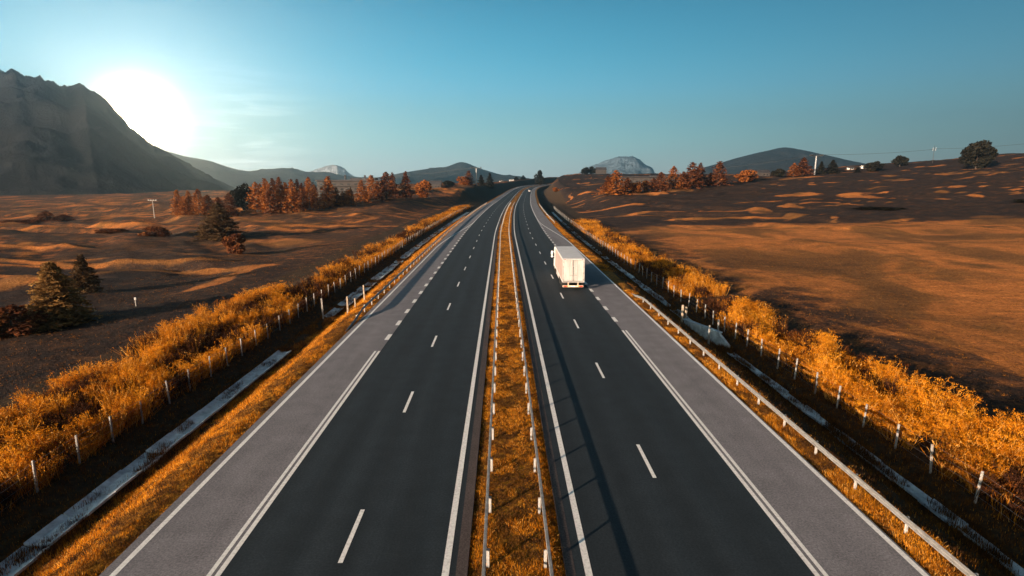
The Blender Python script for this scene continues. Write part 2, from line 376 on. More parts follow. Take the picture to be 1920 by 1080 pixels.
def ground_z(x, Y):
    x = np.asarray(x, float); Y = np.asarray(Y, float)
    u = x - xc(np.clip(Y, -100, 1000))
    base = land(x, Y)
    au = np.abs(u)
    nr0 = 8 * sstep(290, 380, Y)
    # rolling hummocks away from the road, blown into long low ridges
    am = sstep(32 - nr0, 60 - nr0, au) * (1 - .75 * sstep(900, 2500, Y)) * (.35 + .65 * sstep(25, 90, Y))
    wx = (fbm(x / 75 + 3, Y / 75, 4) - .5) * 95; ww = (fbm(x / 28 + 31, Y / 28 + 8, 3) - .5) * 16
    def saw(p, lam):
        t = np.mod(p / lam, 1.0); return np.where(t < .24, sstep(0, .24, t), 1 - (t - .24) / .76)
    ma = .35 + 1.1 * sstep(.3, .7, fbm(x / 45 + 60, Y / 45, 3))
    hum = saw(.60 * x + .80 * Y + wx + ww, 33.0) * (1.5 - .5 * sstep(0, 60, u)) * ma + saw(.72 * x + .69 * Y - wx * .6 + ww * .6, 14.5) * .55 * (1.4 - ma) + (fbm(x / 9, Y / 9, 3) - .5) * .9
    def lines(sx, sy, o, lo):
        n = fbm(x / sx + o, Y / sy + o * 1.7, 3, .45); n = np.mod(n * 5.0 + o, 1.0)
        return sstep(lo, .97, 1 - np.abs(2 * n - 1))
    br = fbm(x / 40 + 9, Y / 24 + 3, 3); br2 = fbm(x / 60 + 29, Y / 30 + 43, 3)
    la = lines(130, 60, 3.3, .78) * sstep(.38, .56, br); lb = lines(70, 38, 8.1, .82) * sstep(.45, .62, br2) * .8
    CREST['c'] = np.clip(np.maximum(la, lb), 0, 1)
    hum = hum + .6 * la + .45 * lb
    big = (fbm(x / 150 + 40, Y / 150 + 11, 3) - .5) * 7
    # the ploughed field on the right is smoother
    calm = sstep(26, 40, u) * (1 - sstep(130, 190, Y)) * .9
    h = base + am * ((hum - 1.0) * (1 - calm) + big * .7 * (1 - .5 * calm))
    h = h + am * (fbm(x / 4.5, Y / 4.5, 2) - .5) * .35
    # low ground towards the left of the road, so that the light reaches it
    cap = -1.9 + .105 * (np.abs(u) - 27) + sstep(330, 520, Y) * 60
    h = np.where(u < 0, np.minimum(h, cap + .25 * (h - cap)), h)
    r = zr(np.clip(Y, -100, 1000)) + sec(np.clip(u, -60, 60))
    rough = (fbm(x / 1.7, Y / 1.7, 3) - .5) * .28 * np.clip(sstep(13.9, 15.5, au) + sstep(-1, -.6, u) * sstep(-2, -1.5, -u) * .3, 0, 1)
    nr_ = 10 * sstep(290, 380, Y); k = sstep(30 - nr_, 58 - 2 * nr_, au); k = np.maximum(k, sstep(850, 1000, Y))
    return (r + rough) * (1 - k) + h * k
def gz(x, Y): return float(ground_z(np.array([x]), np.array([Y]))[0])

def grid_axis(fine, step, grow, far):
    a = list(np.arange(0, fine, step)); d = step; p = a[-1]
    while p < far: d *= grow; p += d; a.append(p)
    return np.array(a)
up = grid_axis(33, .4, 1.028, 5600); U = np.concatenate([-up[:0:-1], up])
Ya = np.concatenate([-grid_axis(12, 3, 1.3, 300)[:0:-1], grid_axis(130, .9, 1.011, 5800)])
UU, YY = np.meshgrid(U, Ya)
XX = UU + xc(np.clip(YY, -100, 1000))
ZZ = ground_z(XX, YY); CR = CREST['c'].copy()
nr, nc = XX.shape
idx = np.arange(nr * nc).reshape(nr, nc)
Q = np.stack([idx[:-1, :-1], idx[:-1, 1:], idx[1:, 1:], idx[1:, :-1]], -1).reshape(-1, 4)
me = np_mesh('ground', np.stack([XX, YY, ZZ], -1).reshape(-1, 3), Q, smooth=True)
zone = np.zeros((nr, nc, 4), np.float32); zone[..., 3] = 1
vl = sstep(-18.4, -17.2, UU) * sstep(12.4, 13, -UU); vm = sstep(-1.6, -1.2, UU) * sstep(-2.2, -1.9, -UU); vr = sstep(13.2, 13.5, UU) * sstep(-15.4, -15.0, -UU)
zone[..., 0] = np.clip(vl + vm + vr, 0, 1)
zone[..., 1] = np.clip(sstep(-37, -33, UU) * sstep(17.6, 18.6, -UU) + sstep(14.6, 15.4, UU) * sstep(-35, -28, -UU), 0, 1)
hr = sstep(25, 45, UU) * .97 * sstep(165, 195, YY + UU * .12) + (.30 - .1 * sstep(60, 110, YY) + .32 * (1 - sstep(36, 47, UU))) * sstep(28, 32, UU); hl = (.80 - .22 * sstep(60, 140, YY)) * sstep(30, 35, -UU)  # strip beside the right weeds: their cast shadow put into the ground colour
zone[..., 2] = np.clip((hr + hl) * (1 - 1.25 * CR) + sstep(900, 1100, YY), 0, 1)  # dark tone thinned along crests, painting them as sunlit streaks
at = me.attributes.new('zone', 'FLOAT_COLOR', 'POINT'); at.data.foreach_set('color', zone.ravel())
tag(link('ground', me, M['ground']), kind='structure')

# ------------------------------------------------------------------ road
RY = np.concatenate([np.arange(-40, 300, 4.0), np.arange(300, 960, 6.0)])
def ribbon(name, u0, u1, mat, dz=0.0, ys=None, skirt=0.0):
    """sheet following the road between offsets u0,u1 (numbers or functions of Y)"""
    ys = RY if ys is None else np.asarray(ys, float)
    f = lambda u: (u(ys) if callable(u) else np.full_like(ys, u)) + xc(ys)
    a, b = f(u0), f(u1); z = zr(ys) + dz
    cols = [(a, z), (b, z)]
    if skirt: cols = [(a - .02, z - skirt)] + cols + [(b + .02, z - skirt)]
    V = np.concatenate([np.stack([x_, ys, z_], -1) for x_, z_ in cols]); n = len(ys)
    Qs = [np.stack([np.arange(n - 1) + k * n, np.arange(n - 1) + (k + 1) * n, np.arange(1, n) + (k + 1) * n, np.arange(1, n) + k * n], -1) for k in range(len(cols) - 1)]
    me_ = np_mesh(name, V, np.concatenate(Qs)); uv = np.concatenate([c_[0] - xc(ys) for c_ in cols]).astype(np.float32)
    me_.attributes.new('lane_u', 'FLOAT', 'POINT').data.foreach_set('value', uv)
    return tag(link(name, me_, mat), kind='structure')
ribbon('carriageway', -9.05, -1.55, M['lane'], 0, skirt=.2)
ribbon('carriageway', 2.30, 9.95, M['lane'], 0, skirt=.2)
ribbon('road_shoulder', -12.92, -9.05, M['shoulder'], .003, skirt=.2)
ribbon('road_shoulder', 9.95, 13.62, M['shoulder'], .003, skirt=.2)
ribbon('road_edge_strip', -1.55, -1.18, M['edge'], .004, skirt=.2)
ribbon('road_edge_strip', 2.0, 2.30, M['edge'], .004, skirt=.2)
# painted markings
def strips(name, segs):
    V = []; F = []
    for (ya, yb, u, wd) in segs:
        ys = np.linspace(ya, yb, max(2, int((yb - ya) / 5) + 1))
        uu = u(ys) if callable(u) else np.full_like(ys, u)
        x = xc(ys) + uu; z = zr(ys) + .0085; b = len(V)
        for i in range(len(ys)): V += [(x[i] - wd / 2, ys[i], z[i]), (x[i] + wd / 2, ys[i], z[i])]
        F += [(b + 2 * i, b + 2 * i + 1, b + 2 * i + 3, b + 2 * i + 2) for i in range(len(ys) - 1)]
    tag(link(name, np_mesh(name, V, F), M['paint']), kind='structure')
EL = hermite([-50, 100, 165, 1000], [-12.5, -12.45, -9.25, -9.25]); ER = hermite([-50, 108, 172, 1000], [13.45, 13.45, 10.15, 10.15])
strips('edge_line', [(-40, 950, EL, .2), (-40, 950, ER, .2), (-40, 950, -1.88, .23), (-40, 950, 2.72, .23)])
strips('double_line', [(-40, 39.2, -9.42, .15), (-40, 39.2, -9.14, .17), (-40, 44.6, 10.0, .17), (-40, 44.6, 10.28, .15)])
strips('lane_dash', [(17.7 + 12 * k - 1.5, 17.7 + 12 * k + 1.5, -5.4, .16) for k in range(-3, 60)] + [(22.8 + 12 * k - 1.5, 22.8 + 12 * k + 1.5, 6.4, .16) for k in range(-4, 60)])
strips('shoulder_dash', [(42.9 + 4.47 * k - .8, 42.9 + 4.47 * k + .8, -9.22, .34) for k in range(0, 28)] + [(48.3 + 4.47 * k - .8, 48.3 + 4.47 * k + .8, 10.08, .34) for k in range(0, 28)])

# ------------------------------------------------------------------ guardrails
PROF = [(0, .40), (.065, .43), (.065, .465), (.01, .50), (.01, .53), (.065, .565), (.065, .60), (0, .64)]
PROF = PROF + [(d - .012, z) for d, z in reversed(PROF)]
BOX = [(-.045, .60), (.045, .60), (.055, .61), (.055, .67), (.045, .68), (-.045, .68), (-.055, .67), (-.055, .61)]
def guardrail(u, sgn, y0, y1, label, term=None, step=3.0, first=None, prof=PROF):
    """sgn: which way the beam's waves face (+1 = +x); the posts stand behind"""
    root = empty('guardrail', (float(xc(y0)) + u, y0, float(zr(y0))))
    tag(root, label, 'guardrail', 'steel guardrails along the motorway')
    ys = np.arange(y0, y1 + .1, 1.5 if y1 - y0 < 100 else 3.0); V = []; F = []; k = len(prof)
    for y in ys:
        lower = 0
        if term == 'far': lower = .68 * float(sstep(y1 - 7, y1, y))
        if term == 'near': lower = .72 * float(1 - sstep(y0, y0 + 7, y))
        for d, z in prof: V.append((float(xc(y)) + u + sgn * d - root.location.x, y - y0, float(zr(y)) + z - lower - root.location.z))
    for i in range(len(ys) - 1):
        for j in range(k): F.append((i * k + j, i * k + (j + 1) % k, (i + 1) * k + (j + 1) % k, (i + 1) * k + j))
    F += [tuple(range(k)), tuple(range((len(ys) - 1) * k, len(ys) * k))]
    b = MB(); b.add(V, F); b.build('beam', M['galv'], root)
    p = MB(); p.box((-sgn * .10, 0, .22), (.10, .07, .80), bev=.008); p.box((-sgn * .03, 0, .515) if prof is PROF else (-sgn * .06, 0, .605), (.045, .10, .20) if prof is PROF else (.10, .05, .05), bev=.006)
    pm = p.mesh('post'); pm.materials.append(M['post_white'])
    y = y0 + (first if first is not None else 1.0); cnt = 0
    while y < y1 - .3 and cnt < 100:
        lo = 0
        if term == 'far': lo = .68 * float(sstep(y1 - 7, y1, y))
        if term == 'near': lo = .72 * float(1 - sstep(y0, y0 + 7, y))
        if lo < .5:
            o = bpy.data.objects.new('post', pm); C.objects.link(o); o.parent = root
            o.location = (float(xc(y)) + u - root.location.x, y - y0, float(zr(y)) - lo - root.location.z); cnt += 1
        y += step
    return root
guardrail(-.62, -1, 9.0, 303, 'long guardrail on the left edge of the grassy median', prof=BOX)
guardrail(1.45, 1, 9.0, 303, 'long guardrail on the right edge of the grassy median', first=.9, prof=BOX)
guardrail(14.3, -1, 3.0, 61, 'sunlit guardrail along the right shoulder, its far end bent down to the ground', 'far', 2.9, 2.9)
guardrail(-13.25, 1, 45, 300, 'shaded bluish guardrail along the left shoulder, its near end sloping into the grass', 'near')
guardrail(14.4, -1, 160, 290, 'small far guardrail beside the right shoulder where the road bends')

# ------------------------------------------------------------------ drainage channels
def channel(u0, u1, y0, y1, broken, label):
    y = y0; root = None; rng = random.Random(5 if u0 < 0 else 9)
    while y < y1:
        ln = rng.uniform(1.6, 2.3)
        skip = broken and rng.random() < .16
        if not skip:
            n = 6; j = [rng.uniform(-.12, .12) for _ in range(8)]
            tz = rng.uniform(-.04, .05)
            um = (u0 + u1) / 2; w0 = (u1 - u0) / 2 * (rng.uniform(.6, 1) if broken else 1)
            for a, b, za, zb in ((-1, -.45, .15, .02), (-.45, .45, .02, .02), (.45, 1, .02, .15)):
                ua, ub = um + a * w0, um + b * w0
                ya, yb = y + j[0] * .2 + .02, y + ln - .04 + j[1] * .2
                g = -2.60 + tz
                xo = float(xc(y)); zo = float(zr(y))
                vs = [(xo + ua, ya, zo + g + za), (xo + ub, ya, zo + g + zb), (xo + ub, yb, zo + g + zb), (xo + ua, yb, zo + g + za)]
                vs += [(p[0], p[1], p[2] - .12) for p in vs]
                if root is None: root = empty('drainage_channel', (xo + um, y, zo - 2.72)); tag(root, label, 'drain channel', 'concrete drains below the embankment')
                if a == -1: sl_ = MB()
                sl_.add([Vector(p) - root.location for p in vs], [(0, 1, 2, 3), (7, 6, 5, 4), (0, 4, 5, 1), (1, 5, 6, 2), (2, 6, 7, 3), (3, 7, 4, 0)])
            sl_.build('slab', M['conc'], root)
        y += ln
    return root
channel(-19.95, -18.8, 8, 47, False, 'concrete slab drain below the left embankment, running whole beside the grassy bank')
channel(-20.2, -18.6, 60, 260, True, 'broken concrete drain far along the left embankment, in shade')
channel(19.6, 20.4, 10, 46, True, 'broken concrete drain with gaps below the right embankment')
channel(19.5, 20.5, 57, 260, True, 'scattered remains of a concrete drain far along the right ditch')

# ------------------------------------------------------------------ fences
def fence(u, y0, n, step, label, seed):
    rng = random.Random(seed)
    root = empty('fence', (u, y0, gz(u, y0))); tag(root, label, 'fence', 'wire fences on both sides')
    p = MB(); p.box((0, 0, .6), (.095, .095, 2.0), bev=.015); pm = p.mesh('post'); pm.materials.append(M['conc_post'])
    tops = []
    for i in range(n):
        y = y0 + i * step + rng.uniform(-.12, .12); x = float(xc(y)) + u + rng.uniform(-.06, .06); z = gz(x, y)
        o = bpy.data.objects.new('post', pm); C.objects.link(o); o.parent = root
        o.location = (x - root.location.x, y - y0, z - root.location.z); o.rotation_euler = (rng.uniform(-.05, .05), rng.uniform(-.05, .05), rng.uniform(-.3, .3))
        o.scale = (1, 1, rng.uniform(.93, 1.04)); tops.append(Vector((x, y, z)) - root.location)
    wr = MB()
    for h in (.35, .75, 1.15, 1.5):
        for a, b in zip(tops[:40], tops[1:41]): wr.tube(a + Vector((0, 0, h)), b + Vector((0, 0, h)), .005, n=3)
    wr.build('wire', M['wire'], root)
fence(-22.4, 19.2, 100, 2.66, 'post and wire fence before the weeds on the left', 1)
fence(21.9, 17.5, 100, 2.7, 'post and wire fence before the weeds on the right', 2)

# taller posts and headwall at the culvert
def culvert_post(x, y, h, th, mat, label):
    m = MB(); m.box((0, 0, h / 2 - .2), (th, th, h + .4), bev=.015); m.box((0, 0, h + .015), (th * .8, th * .8, .03), bev=.01)
    o = m.build('fence_post', mat, None, (x, y, gz(x, y))); o.rotation_euler = (random.uniform(-.03, .03), random.uniform(-.03, .03), random.uniform(0, .4))
    tag(o, label, 'post', 'taller posts by the culvert')
culvert_post(-19.9, 59.6, 2.3, .16, M['conc_post'], 'pale tall post among weeds, lowest of the four beside the left guardrail')
culvert_post(-16.75, 58.2, 1.9, .17, M['wood_post'], 'thick sunlit post on the left bank, second from the road guardrail')
culvert_post(-16.3, 59.6, 1.15, .13, M['wood_post'], 'shortest thin post on the left bank between two taller ones')
culvert_post(-15.6, 61.0, 1.75, .15, M['wood_post'], 'sunlit post on the left bank closest to the road guardrail')
culvert_post(17.5, 52.2, 1.75, .18, M['wood_post'], 'sunlit post left of the concrete headwall, closest to the right guardrail')
culvert_post(18.6, 54.3, 1.9, .17, M['wood_post'], 'tall sunlit post at the far end of the concrete headwall')
culvert_post(18.2, 46.8, 1.75, .14, M['conc_post'], 'grey post with sunlit tip in front of the concrete headwall')
culvert_post(20.9, 51.6, 1.65, .13, M['conc_post'], 'grey post with sunlit tip behind the concrete headwall')
a = Vector((18.45, 54.0, 0)); b = Vector((20.1, 49.0, 0)); mid = (a + b) / 2; ln = (b - a).length; rz = math.atan2(b.y - a.y, b.x - a.x)
root = empty('culvert_headwall', (mid.x, mid.y, -2.6), rz); tag(root, 'pale concrete culvert headwall in the ditch behind the right guardrail', 'headwall')
m = MB(); m.box((0, 0, .35), (ln, .28, 1.5), bev=.02)
for k in range(1, 14): m.box((-ln / 2 + k * ln / 14, -.142, .35), (.03, .02, 1.36))
m.build('wall', M['conc'], root)
m = MB(); m.box((0, 0, 1.13), (ln + .12, .40, .1), bev=.015); m.build('coping', M['conc'], root)
m = MB(); m.prism([(ln / 2 + .02, 0, -.5), (ln / 2 + 1.3, 0, -.5), (ln / 2 + 1.25, 0, .25), (ln / 2 + .02, 0, .95)], (0, -.12, 0), (0, .12, 0)); m.build('wing_wall', M['conc'], root)

# ------------------------------------------------------------------ truck
def wheel(parent, x, y, r=.5, wd=.32, dual=False):
    m = MB(); n = 24; side = 1 if x > 0 else -1
    prof = [(r * .58, -.5), (r * .95, -.5), (r, -.38), (r, .38), (r * .95, .5), (r * .58, .5)]
    vs = []; fs = []
    for i in range(n):
        t = 2 * math.pi * i / n
        for rr, ww in prof: vs.append((ww * wd, rr * math.cos(t), rr * math.sin(t)))
    k = len(prof)
    for i in range(n):
        for j in range(k): fs.append((i * k + j, i * k + (j + 1) % k, ((i + 1) % n) * k + (j + 1) % k, ((i + 1) % n) * k + j))
    wl = empty('wheel', (x, y, r)); wl.parent = parent
    m.add(vs, fs); m.build('tyre', M['rubber'], wl, smooth=False)
    q = MB(); q.tube((-wd * .3, 0, 0), (wd * .3, 0, 0), r * .58, n=20); q.tube((side * wd * .3, 0, 0), (side * wd * .42, 0, 0), r * .22, r * .16, n=12)
    q.build('rim', M['alloy'], wl)
def truck():
    root = empty('truck', (7.98, 61.6, .006), R(-1.3)); W = 2.5; Lt = 11.8; zb = 1.02; zt = 3.62
    tag(root, 'white articulated lorry with double rear doors driving away in the right lane', 'truck')
    # curtain sides: panels slightly inside the frame
    for s in (-1, 1):
        m = MB(); m.box((s * (W / 2 - .03), Lt / 2, (zb + zt) / 2 - .02), (.05, Lt - .2, zt - zb - .18), bev=.012)
        for k in range(1, 9): m.box((s * (W / 2 - .001), k * Lt / 9, (zb + zt) / 2 - .02), (.012, .05, zt - zb - .2))
        m.build('side_curtain', M['curtain'], root)
    m = MB(); m.box((0, Lt / 2, zt), (W, Lt, .09), bev=.03); 
    for k in range(1, 12): m.box((0, k * Lt / 12, zt + .047), (W - .2, .05, .014))
    m.build('roof', M['truck_roof'], root)
    m = MB()
    for s in (-1, 1): m.box((s * (W / 2 - .015), Lt / 2, zt - .09), (.05, Lt, .09)); m.box((s * (W / 2 - .015), Lt / 2, zb + .02), (.05, Lt, .12))
    m.box((0, Lt - .03, (zb + zt) / 2), (W - .1, .06, zt - zb - .1)); m.build('side_rail', M['cab'], root)
    m = MB(); m.box((0, .02, zt - .06), (W + .02, .1, .14), bev=.02)
    for s in (-1, 1): m.box((s * (W / 2 - .035), .02, (zb + zt) / 2), (.075, .1, zt - zb - .12), bev=.01)
    m.box((0, .02, zb - .03), (W, .1, .1), bev=.01); m.build('rear_frame', M['truck_white'], root)
    for s in (-1, 1):
        d = MB(); d.box((s * .59, -.02, (zb + zt) / 2 - .03), (1.12, .05, zt - zb - .24), bev=.02)
        o = d.build('rear_door', M['truck_white'], root)
        q = MB(); q.tube((s * .14, -.065, zb + .05), (s * .14, -.065, zt - .14), .02); q.tube((s * .42, -.065, zb + .05), (s * .42, -.065, zt - .14), .016)
        q.box((s * .26, -.06, zb + .75), (.36, .03, .05)); q.build('lock_rod', M['rod'], o)
        q = MB()
        for h in (.25, 1.0, 1.7, 2.25): q.box((s * 1.13, -.055, zb + h), (.10, .03, .09))
        q.build('hinge', M['rod'], o)
    # top corner lamps
    for s in (-1, 1):
        q = MB(); q.box((s * .98, -.04, zt - .05), (.16, .04, .05)); q.build('marker_light', M['red'], root)
    # chassis
    m = MB()
    for s in (-1, 1): m.box((s * .45, Lt / 2, .86), (.16, Lt - .3, .24))
    for y in (1.0, 2.3, 3.6, 5, 8, 11): m.box((0, y, .84), (W - .3, .1, .12))
    for y in (2.2, 3.5, 4.8): m.tube((-1.1, y, .5), (1.1, y, .5), .07)
    m.build('chassis', M['chassis'], root)
    # rear under-run bumper, lamps and plate
    m = MB(); m.box((0, .12, .47), (2.36, .12, .2), bev=.02); 
    for s in (-1, 1): m.box((s * .55, .2, .72), (.12, .1, .42))
    bp = m.build('bumper', M['bumper'], root)
    for s in (-1, 1):
        q = MB(); q.box((s * .92, .045, .47), (.36, .04, .13), bev=.01); q.build('tail_light', M['red'], bp)
        q = MB(); q.box((s * .66, .045, .47), (.12, .04, .12), bev=.01); q.build('indicator', M['amber'], bp)
    q = MB(); q.box((0, .05, .48), (.52, .02, .12), bev=.005); q.build('number_plate', M['plate'], bp)
    for s in (-1, 1):
        q = MB(); q.box((s * .95, .55, .78), (.5, .03, .5)); q.build('mud_flap', M['rubber'], root)
        q = MB(); q.box((s * 1.2, 7.6, .62), (.04, 3.6, .46), bev=.01)
        for k in (0, 1): q.box((s * 1.215, 7.6, .52 + k * .2), (.03, 3.5, .07))
        q.build('side_guard', M['truck_white'], root)
        for y in (2.2, 3.5, 4.8, 11.0): wheel(root, s * 1.05, y)
    # tractor
    cab = empty('cab', (0, Lt + .7, 0)); cab.parent = root
    m = MB(); m.prism([(0, 0, .75), (0, 2.15, .75), (0, 2.25, 1.6), (0, 2.0, 2.75), (0, 1.3, 3.4), (0, 0, 3.5)], (-1.22, 0, 0), (1.22, 0, 0)); m.build('body', M['cab'], cab)
    m = MB(); m.prism([(0, 2.262, 1.62), (0, 2.03, 2.7), (0, 2.0, 2.7), (0, 2.23, 1.62)], (-1.1, 0, 0), (1.1, 0, 0)); m.build('windscreen', M['glass'], cab)
    for s in (-1, 1):
        q = MB(); q.box((s * 1.225, 1.45, 2.1), (.02, .8, .75), bev=.005); q.build('side_window', M['glass'], cab)
        mr = MB(); mr.box((s * 1.5, 1.95, 2.45), (.24, .12, .56), bev=.04); mr.box((s * 1.5, 1.95, 1.95), (.24, .12, .26), bev=.04); mr.tube((s * 1.2, 1.85, 2.6), (s * 1.5, 1.95, 2.6), .025); mr.tube((s * 1.2, 1.85, 1.95), (s * 1.5, 1.95, 1.95), .025)
        mr.build('mirror', M['cab'], cab)
        q = MB(); q.box((s * .9, 2.26, .95), (.4, .05, .18), bev=.02); q.build('headlight', M['plate'], cab)
    m = MB(); m.box((0, 2.2, .62), (2.4, .25, .36), bev=.04); m.build('front_bumper', M['cab'], cab)
    m = MB(); m.box((0, 0, .75), (.9, 4.6, .3)); m.build('frame', M['chassis'], cab)
    for s in (-1, 1):
        q = MB(); q.tube((s * .95, -.2, .65), (s * .95, .6, .65), .28, n=14); q.build('fuel_tank', M['alloy'], cab)
        wheel(root, s * 1.05, Lt + .7 + 1.35)
    return root
truck()

# small car far down the right carriageway
def far_car():
    y = 520.0; root = empty('car', (float(xc(y)) + 8.2, y, float(zr(y)) + .004)); tag(root, 'tiny white car far off where the road bends right', 'car')
    m = MB(); m.prism([(0, -2.1, .35), (0, 2.1, .35), (0, 2.15, .75), (0, 1.1, .95), (0, .5, 1.45), (0, -1.2, 1.48), (0, -1.95, 1.0), (0, -2.15, .8)], (-.85, 0, 0), (.85, 0, 0)); m.build('body', M['cab'], root)
    m = MB(); m.prism([(0, -1.32, 1.40), (0, -1.88, 1.02), (0, -1.92, 1.04), (0, -1.36, 1.43)], (-.72, 0, 0), (.72, 0, 0)); m.build('rear_window', M['glass'], root)
    for s in (-1, 1):
        q = MB(); q.box((s * .68, -2.13, .82), (.24, .06, .14)); q.build('tail_light', M['red'], root)
        for yy in (-1.3, 1.35): wheel(root, s * .78, yy, .32, .2)
far_car()

# ------------------------------------------------------------------ trees
def rnd_quads(P, size, rng, up_bias=.0):
    """one randomly turned quad per point P with the given sizes"""
    n = len(P)
    a = rng.normal(size=(n, 3)); a /= np.linalg.norm(a, axis=1, keepdims=True)
    b = rng.normal(size=(n, 3)); b[:, 2] += up_bias; b -= a * (a * b).sum(1, keepdims=True); b /= np.linalg.norm(b, axis=1, keepdims=True)
    s = np.asarray(size).reshape(-1, 1); asp = rng.uniform(.5, 1.0, (n, 1))
    V = np.stack([P - a * s * asp - b * s, P + a * s * asp - b * s, P + a * s * .5 * asp + b * s, P - a * s * .5 * asp + b * s], 1)
    return V.reshape(-1, 3)
def crown_conifer(seed, n_whorl=26, H=12., Rr=2.4, droop=.25, per=7, clumps=9, leaf=.22, base=.1, power=.85):
    rng = np.random.default_rng(seed); P = []; Sz = []
    for k in range(n_whorl):
        t = base + (1 - base) * (k / (n_whorl - 1)) ** .9
        z = t * H; r = Rr * ((1 - t) / (1 - base)) ** power * rng.uniform(.72, 1.15) + .12
        a0 = rng.uniform(0, 6.28)
        for j in range(per):
            a = a0 + 6.283 * j / per + rng.normal() * .25; rr = r * rng.uniform(.55, 1.1)
            if rng.random() < .08: continue
            m = max(3, int(clumps * (.4 + rr / Rr)))
            s = rng.uniform(.12, 1.0, m) ** .75
            zz = z - droop * rr * s ** 1.4 + .3 * rr * s * .4 + rng.normal(size=m) * .09
            off = rng.normal(size=m) * .14 * (.4 + s) * 1.2
            P.append(np.stack([np.cos(a) * rr * s - np.sin(a) * off, np.sin(a) * rr * s + np.cos(a) * off, zz], -1)); Sz.append(leaf * rng.uniform(.6, 1.3, m) * (1.1 - .4 * t))
    P.append(np.stack([rng.normal(size=14) * .06, rng.normal(size=14) * .06, H * rng.uniform(.93, 1.03, 14)], -1)); Sz.append(np.full(14, leaf * .5))
    P = np.concatenate(P); Sz = np.concatenate(Sz)
    V = rnd_quads(P, Sz, rng); return np_mesh('crown', V, np.arange(len(V)).reshape(-1, 4))
def crown_round(seed, H=5., Rr=2.6, n=2600, leaf=.2, lobes=14, flat=.9):
    rng = np.random.default_rng(seed); P = []
    for k in range(lobes):
        d = rng.normal(size=3); d /= np.linalg.norm(d); d[2] *= .95
        c = np.array([0, 0, H * .5]) + d * np.array([Rr * .58, Rr * .58, H * .36]); rr = Rr * rng.uniform(.28, .5)
        v = rng.normal(size=(n // lobes, 3)); v /= np.linalg.norm(v, axis=1, keepdims=True); v *= rng.uniform(.45, 1.06, (len(v), 1)) ** .6
        P.append(c + v * rr * np.array([1, 1, flat]))
    P = np.concatenate(P); P[:, 2] = np.maximum(P[:, 2], .1 * H * rng.random(len(P)))
    V = rnd_quads(P, leaf * rng.uniform(.6, 1.3, len(P)), rng); return np_mesh('crown', V, np.arange(len(V)).reshape(-1, 4))
def trunk_mesh(seed, H, r, limbs=10, top=.93, spread=1.2):
    rng = random.Random(seed); m = MB(); p = Vector((0, 0, -.4)); n = 6
    for k in range(n):
        q = Vector((rng.uniform(-.06, .06), rng.uniform(-.06, .06), H * top * (k + 1) / n)); m.tube(p, q, r * (1 - k / n * .85), r * (1 - (k + 1) / n * .85), 7); p = q
    for k in range(limbs):
        t = rng.uniform(.15, .85); a = rng.uniform(0, 6.28); l = spread * (1.05 - t) * rng.uniform(.7, 1.1) + .2
        m.tube((0, 0, H * top * t), (math.cos(a) * l, math.sin(a) * l, H * top * t + l * .25), r * .28 * (1 - t * .6), .015, 5)
    return m.mesh('trunk')
KIND = {}
def add_kind(key, crowns, mat, H, rtr, spread, wid):
    for i, c in enumerate(crowns): c.materials.append(M[mat])
    tm = trunk_mesh(hash(key) % 97 + 1 if False else len(KIND) + 3, H, rtr, 14, spread=spread); tm.materials.append(M['bark'])
    KIND[key] = (crowns, tm, H, wid)
add_kind('larch', [crown_conifer(11 + i, 24, 12, 2.5 + .3 * i, .3, 7, 9, .26, .1, .7) for i in range(4)], 'larch', 12, .2, 1.8, 5.2)
add_kind('rust', [crown_conifer(31 + i, 24, 12, 2.5 + .3 * i, .3, 7, 9, .26, .08, .7) for i in range(3)], 'rust', 12, .2, 1.8, 5.2)
add_kind('spruce', [crown_conifer(51 + i, 28, 12, 2.3 + .2 * i, .45, 8, 10, .26, .05, .8) for i in range(3)], 'spruce', 12, .22, 1.8, 4.8)
add_kind('round', [crown_round(71 + i, 6, 3, 2600, .24) for i in range(3)], 'spruce', 6, .2, 1.6, 6)
add_kind('orange_bush', [crown_round(81 + i, 5, 3, 2200, .22, 12) for i in range(3)], 'larch', 5, .12, 1.5, 6)
add_kind('rust_bush', [crown_round(91 + i, 5, 3, 2200, .22, 12) for i in range(2)], 'rust', 5, .12, 1.5, 6)
add_kind('near_spruce', [crown_conifer(101, 44, 12, 3.0, .22, 11, 26, .16, .03, .75)], 'hazy_olive', 12, .2, 2.2, 6)
add_kind('near_dark', [crown_conifer(102, 40, 12, 2.6, .3, 10, 22, .16, .04, .8)], 'veiled_needles', 12, .2, 2.0, 5.4)
_kn = {}
def tree(kind, name, px, pyt, Y, wpx, label, group=None, base=None):
    """tree at picture column px, Y metres off, its top at picture row pyt, wpx pixels wide"""
    d = ray(px, pyt); t = Y / d.y; p = cam.location + d * t
    z0 = gz(p.x, Y) if base is None else base
    h = max(1.2, p.z - z0)
    crowns, tm, H, W0 = KIND[kind]; i = _kn.get(kind, 0); _kn[kind] = i + 1
    wd = 1.28 * wpx / FPX * math.hypot(p.x, Y) / W0
    root = empty(name, (p.x, Y, z0 - .05), (i * 2.4) % 6.28)
    tag(root, label, 'tree' if 'bush' not in name else 'bush', group)
    for nm, me_ in (('crown', crowns[i % len(crowns)]), ('trunk', tm)):
        o = bpy.data.objects.new(nm, me_); C.objects.link(o); o.parent = root
        o.scale = (wd, wd, h / H)
    return root
GL = 'autumn trees left of the motorway'; GR = 'autumn trees right of the motorway'
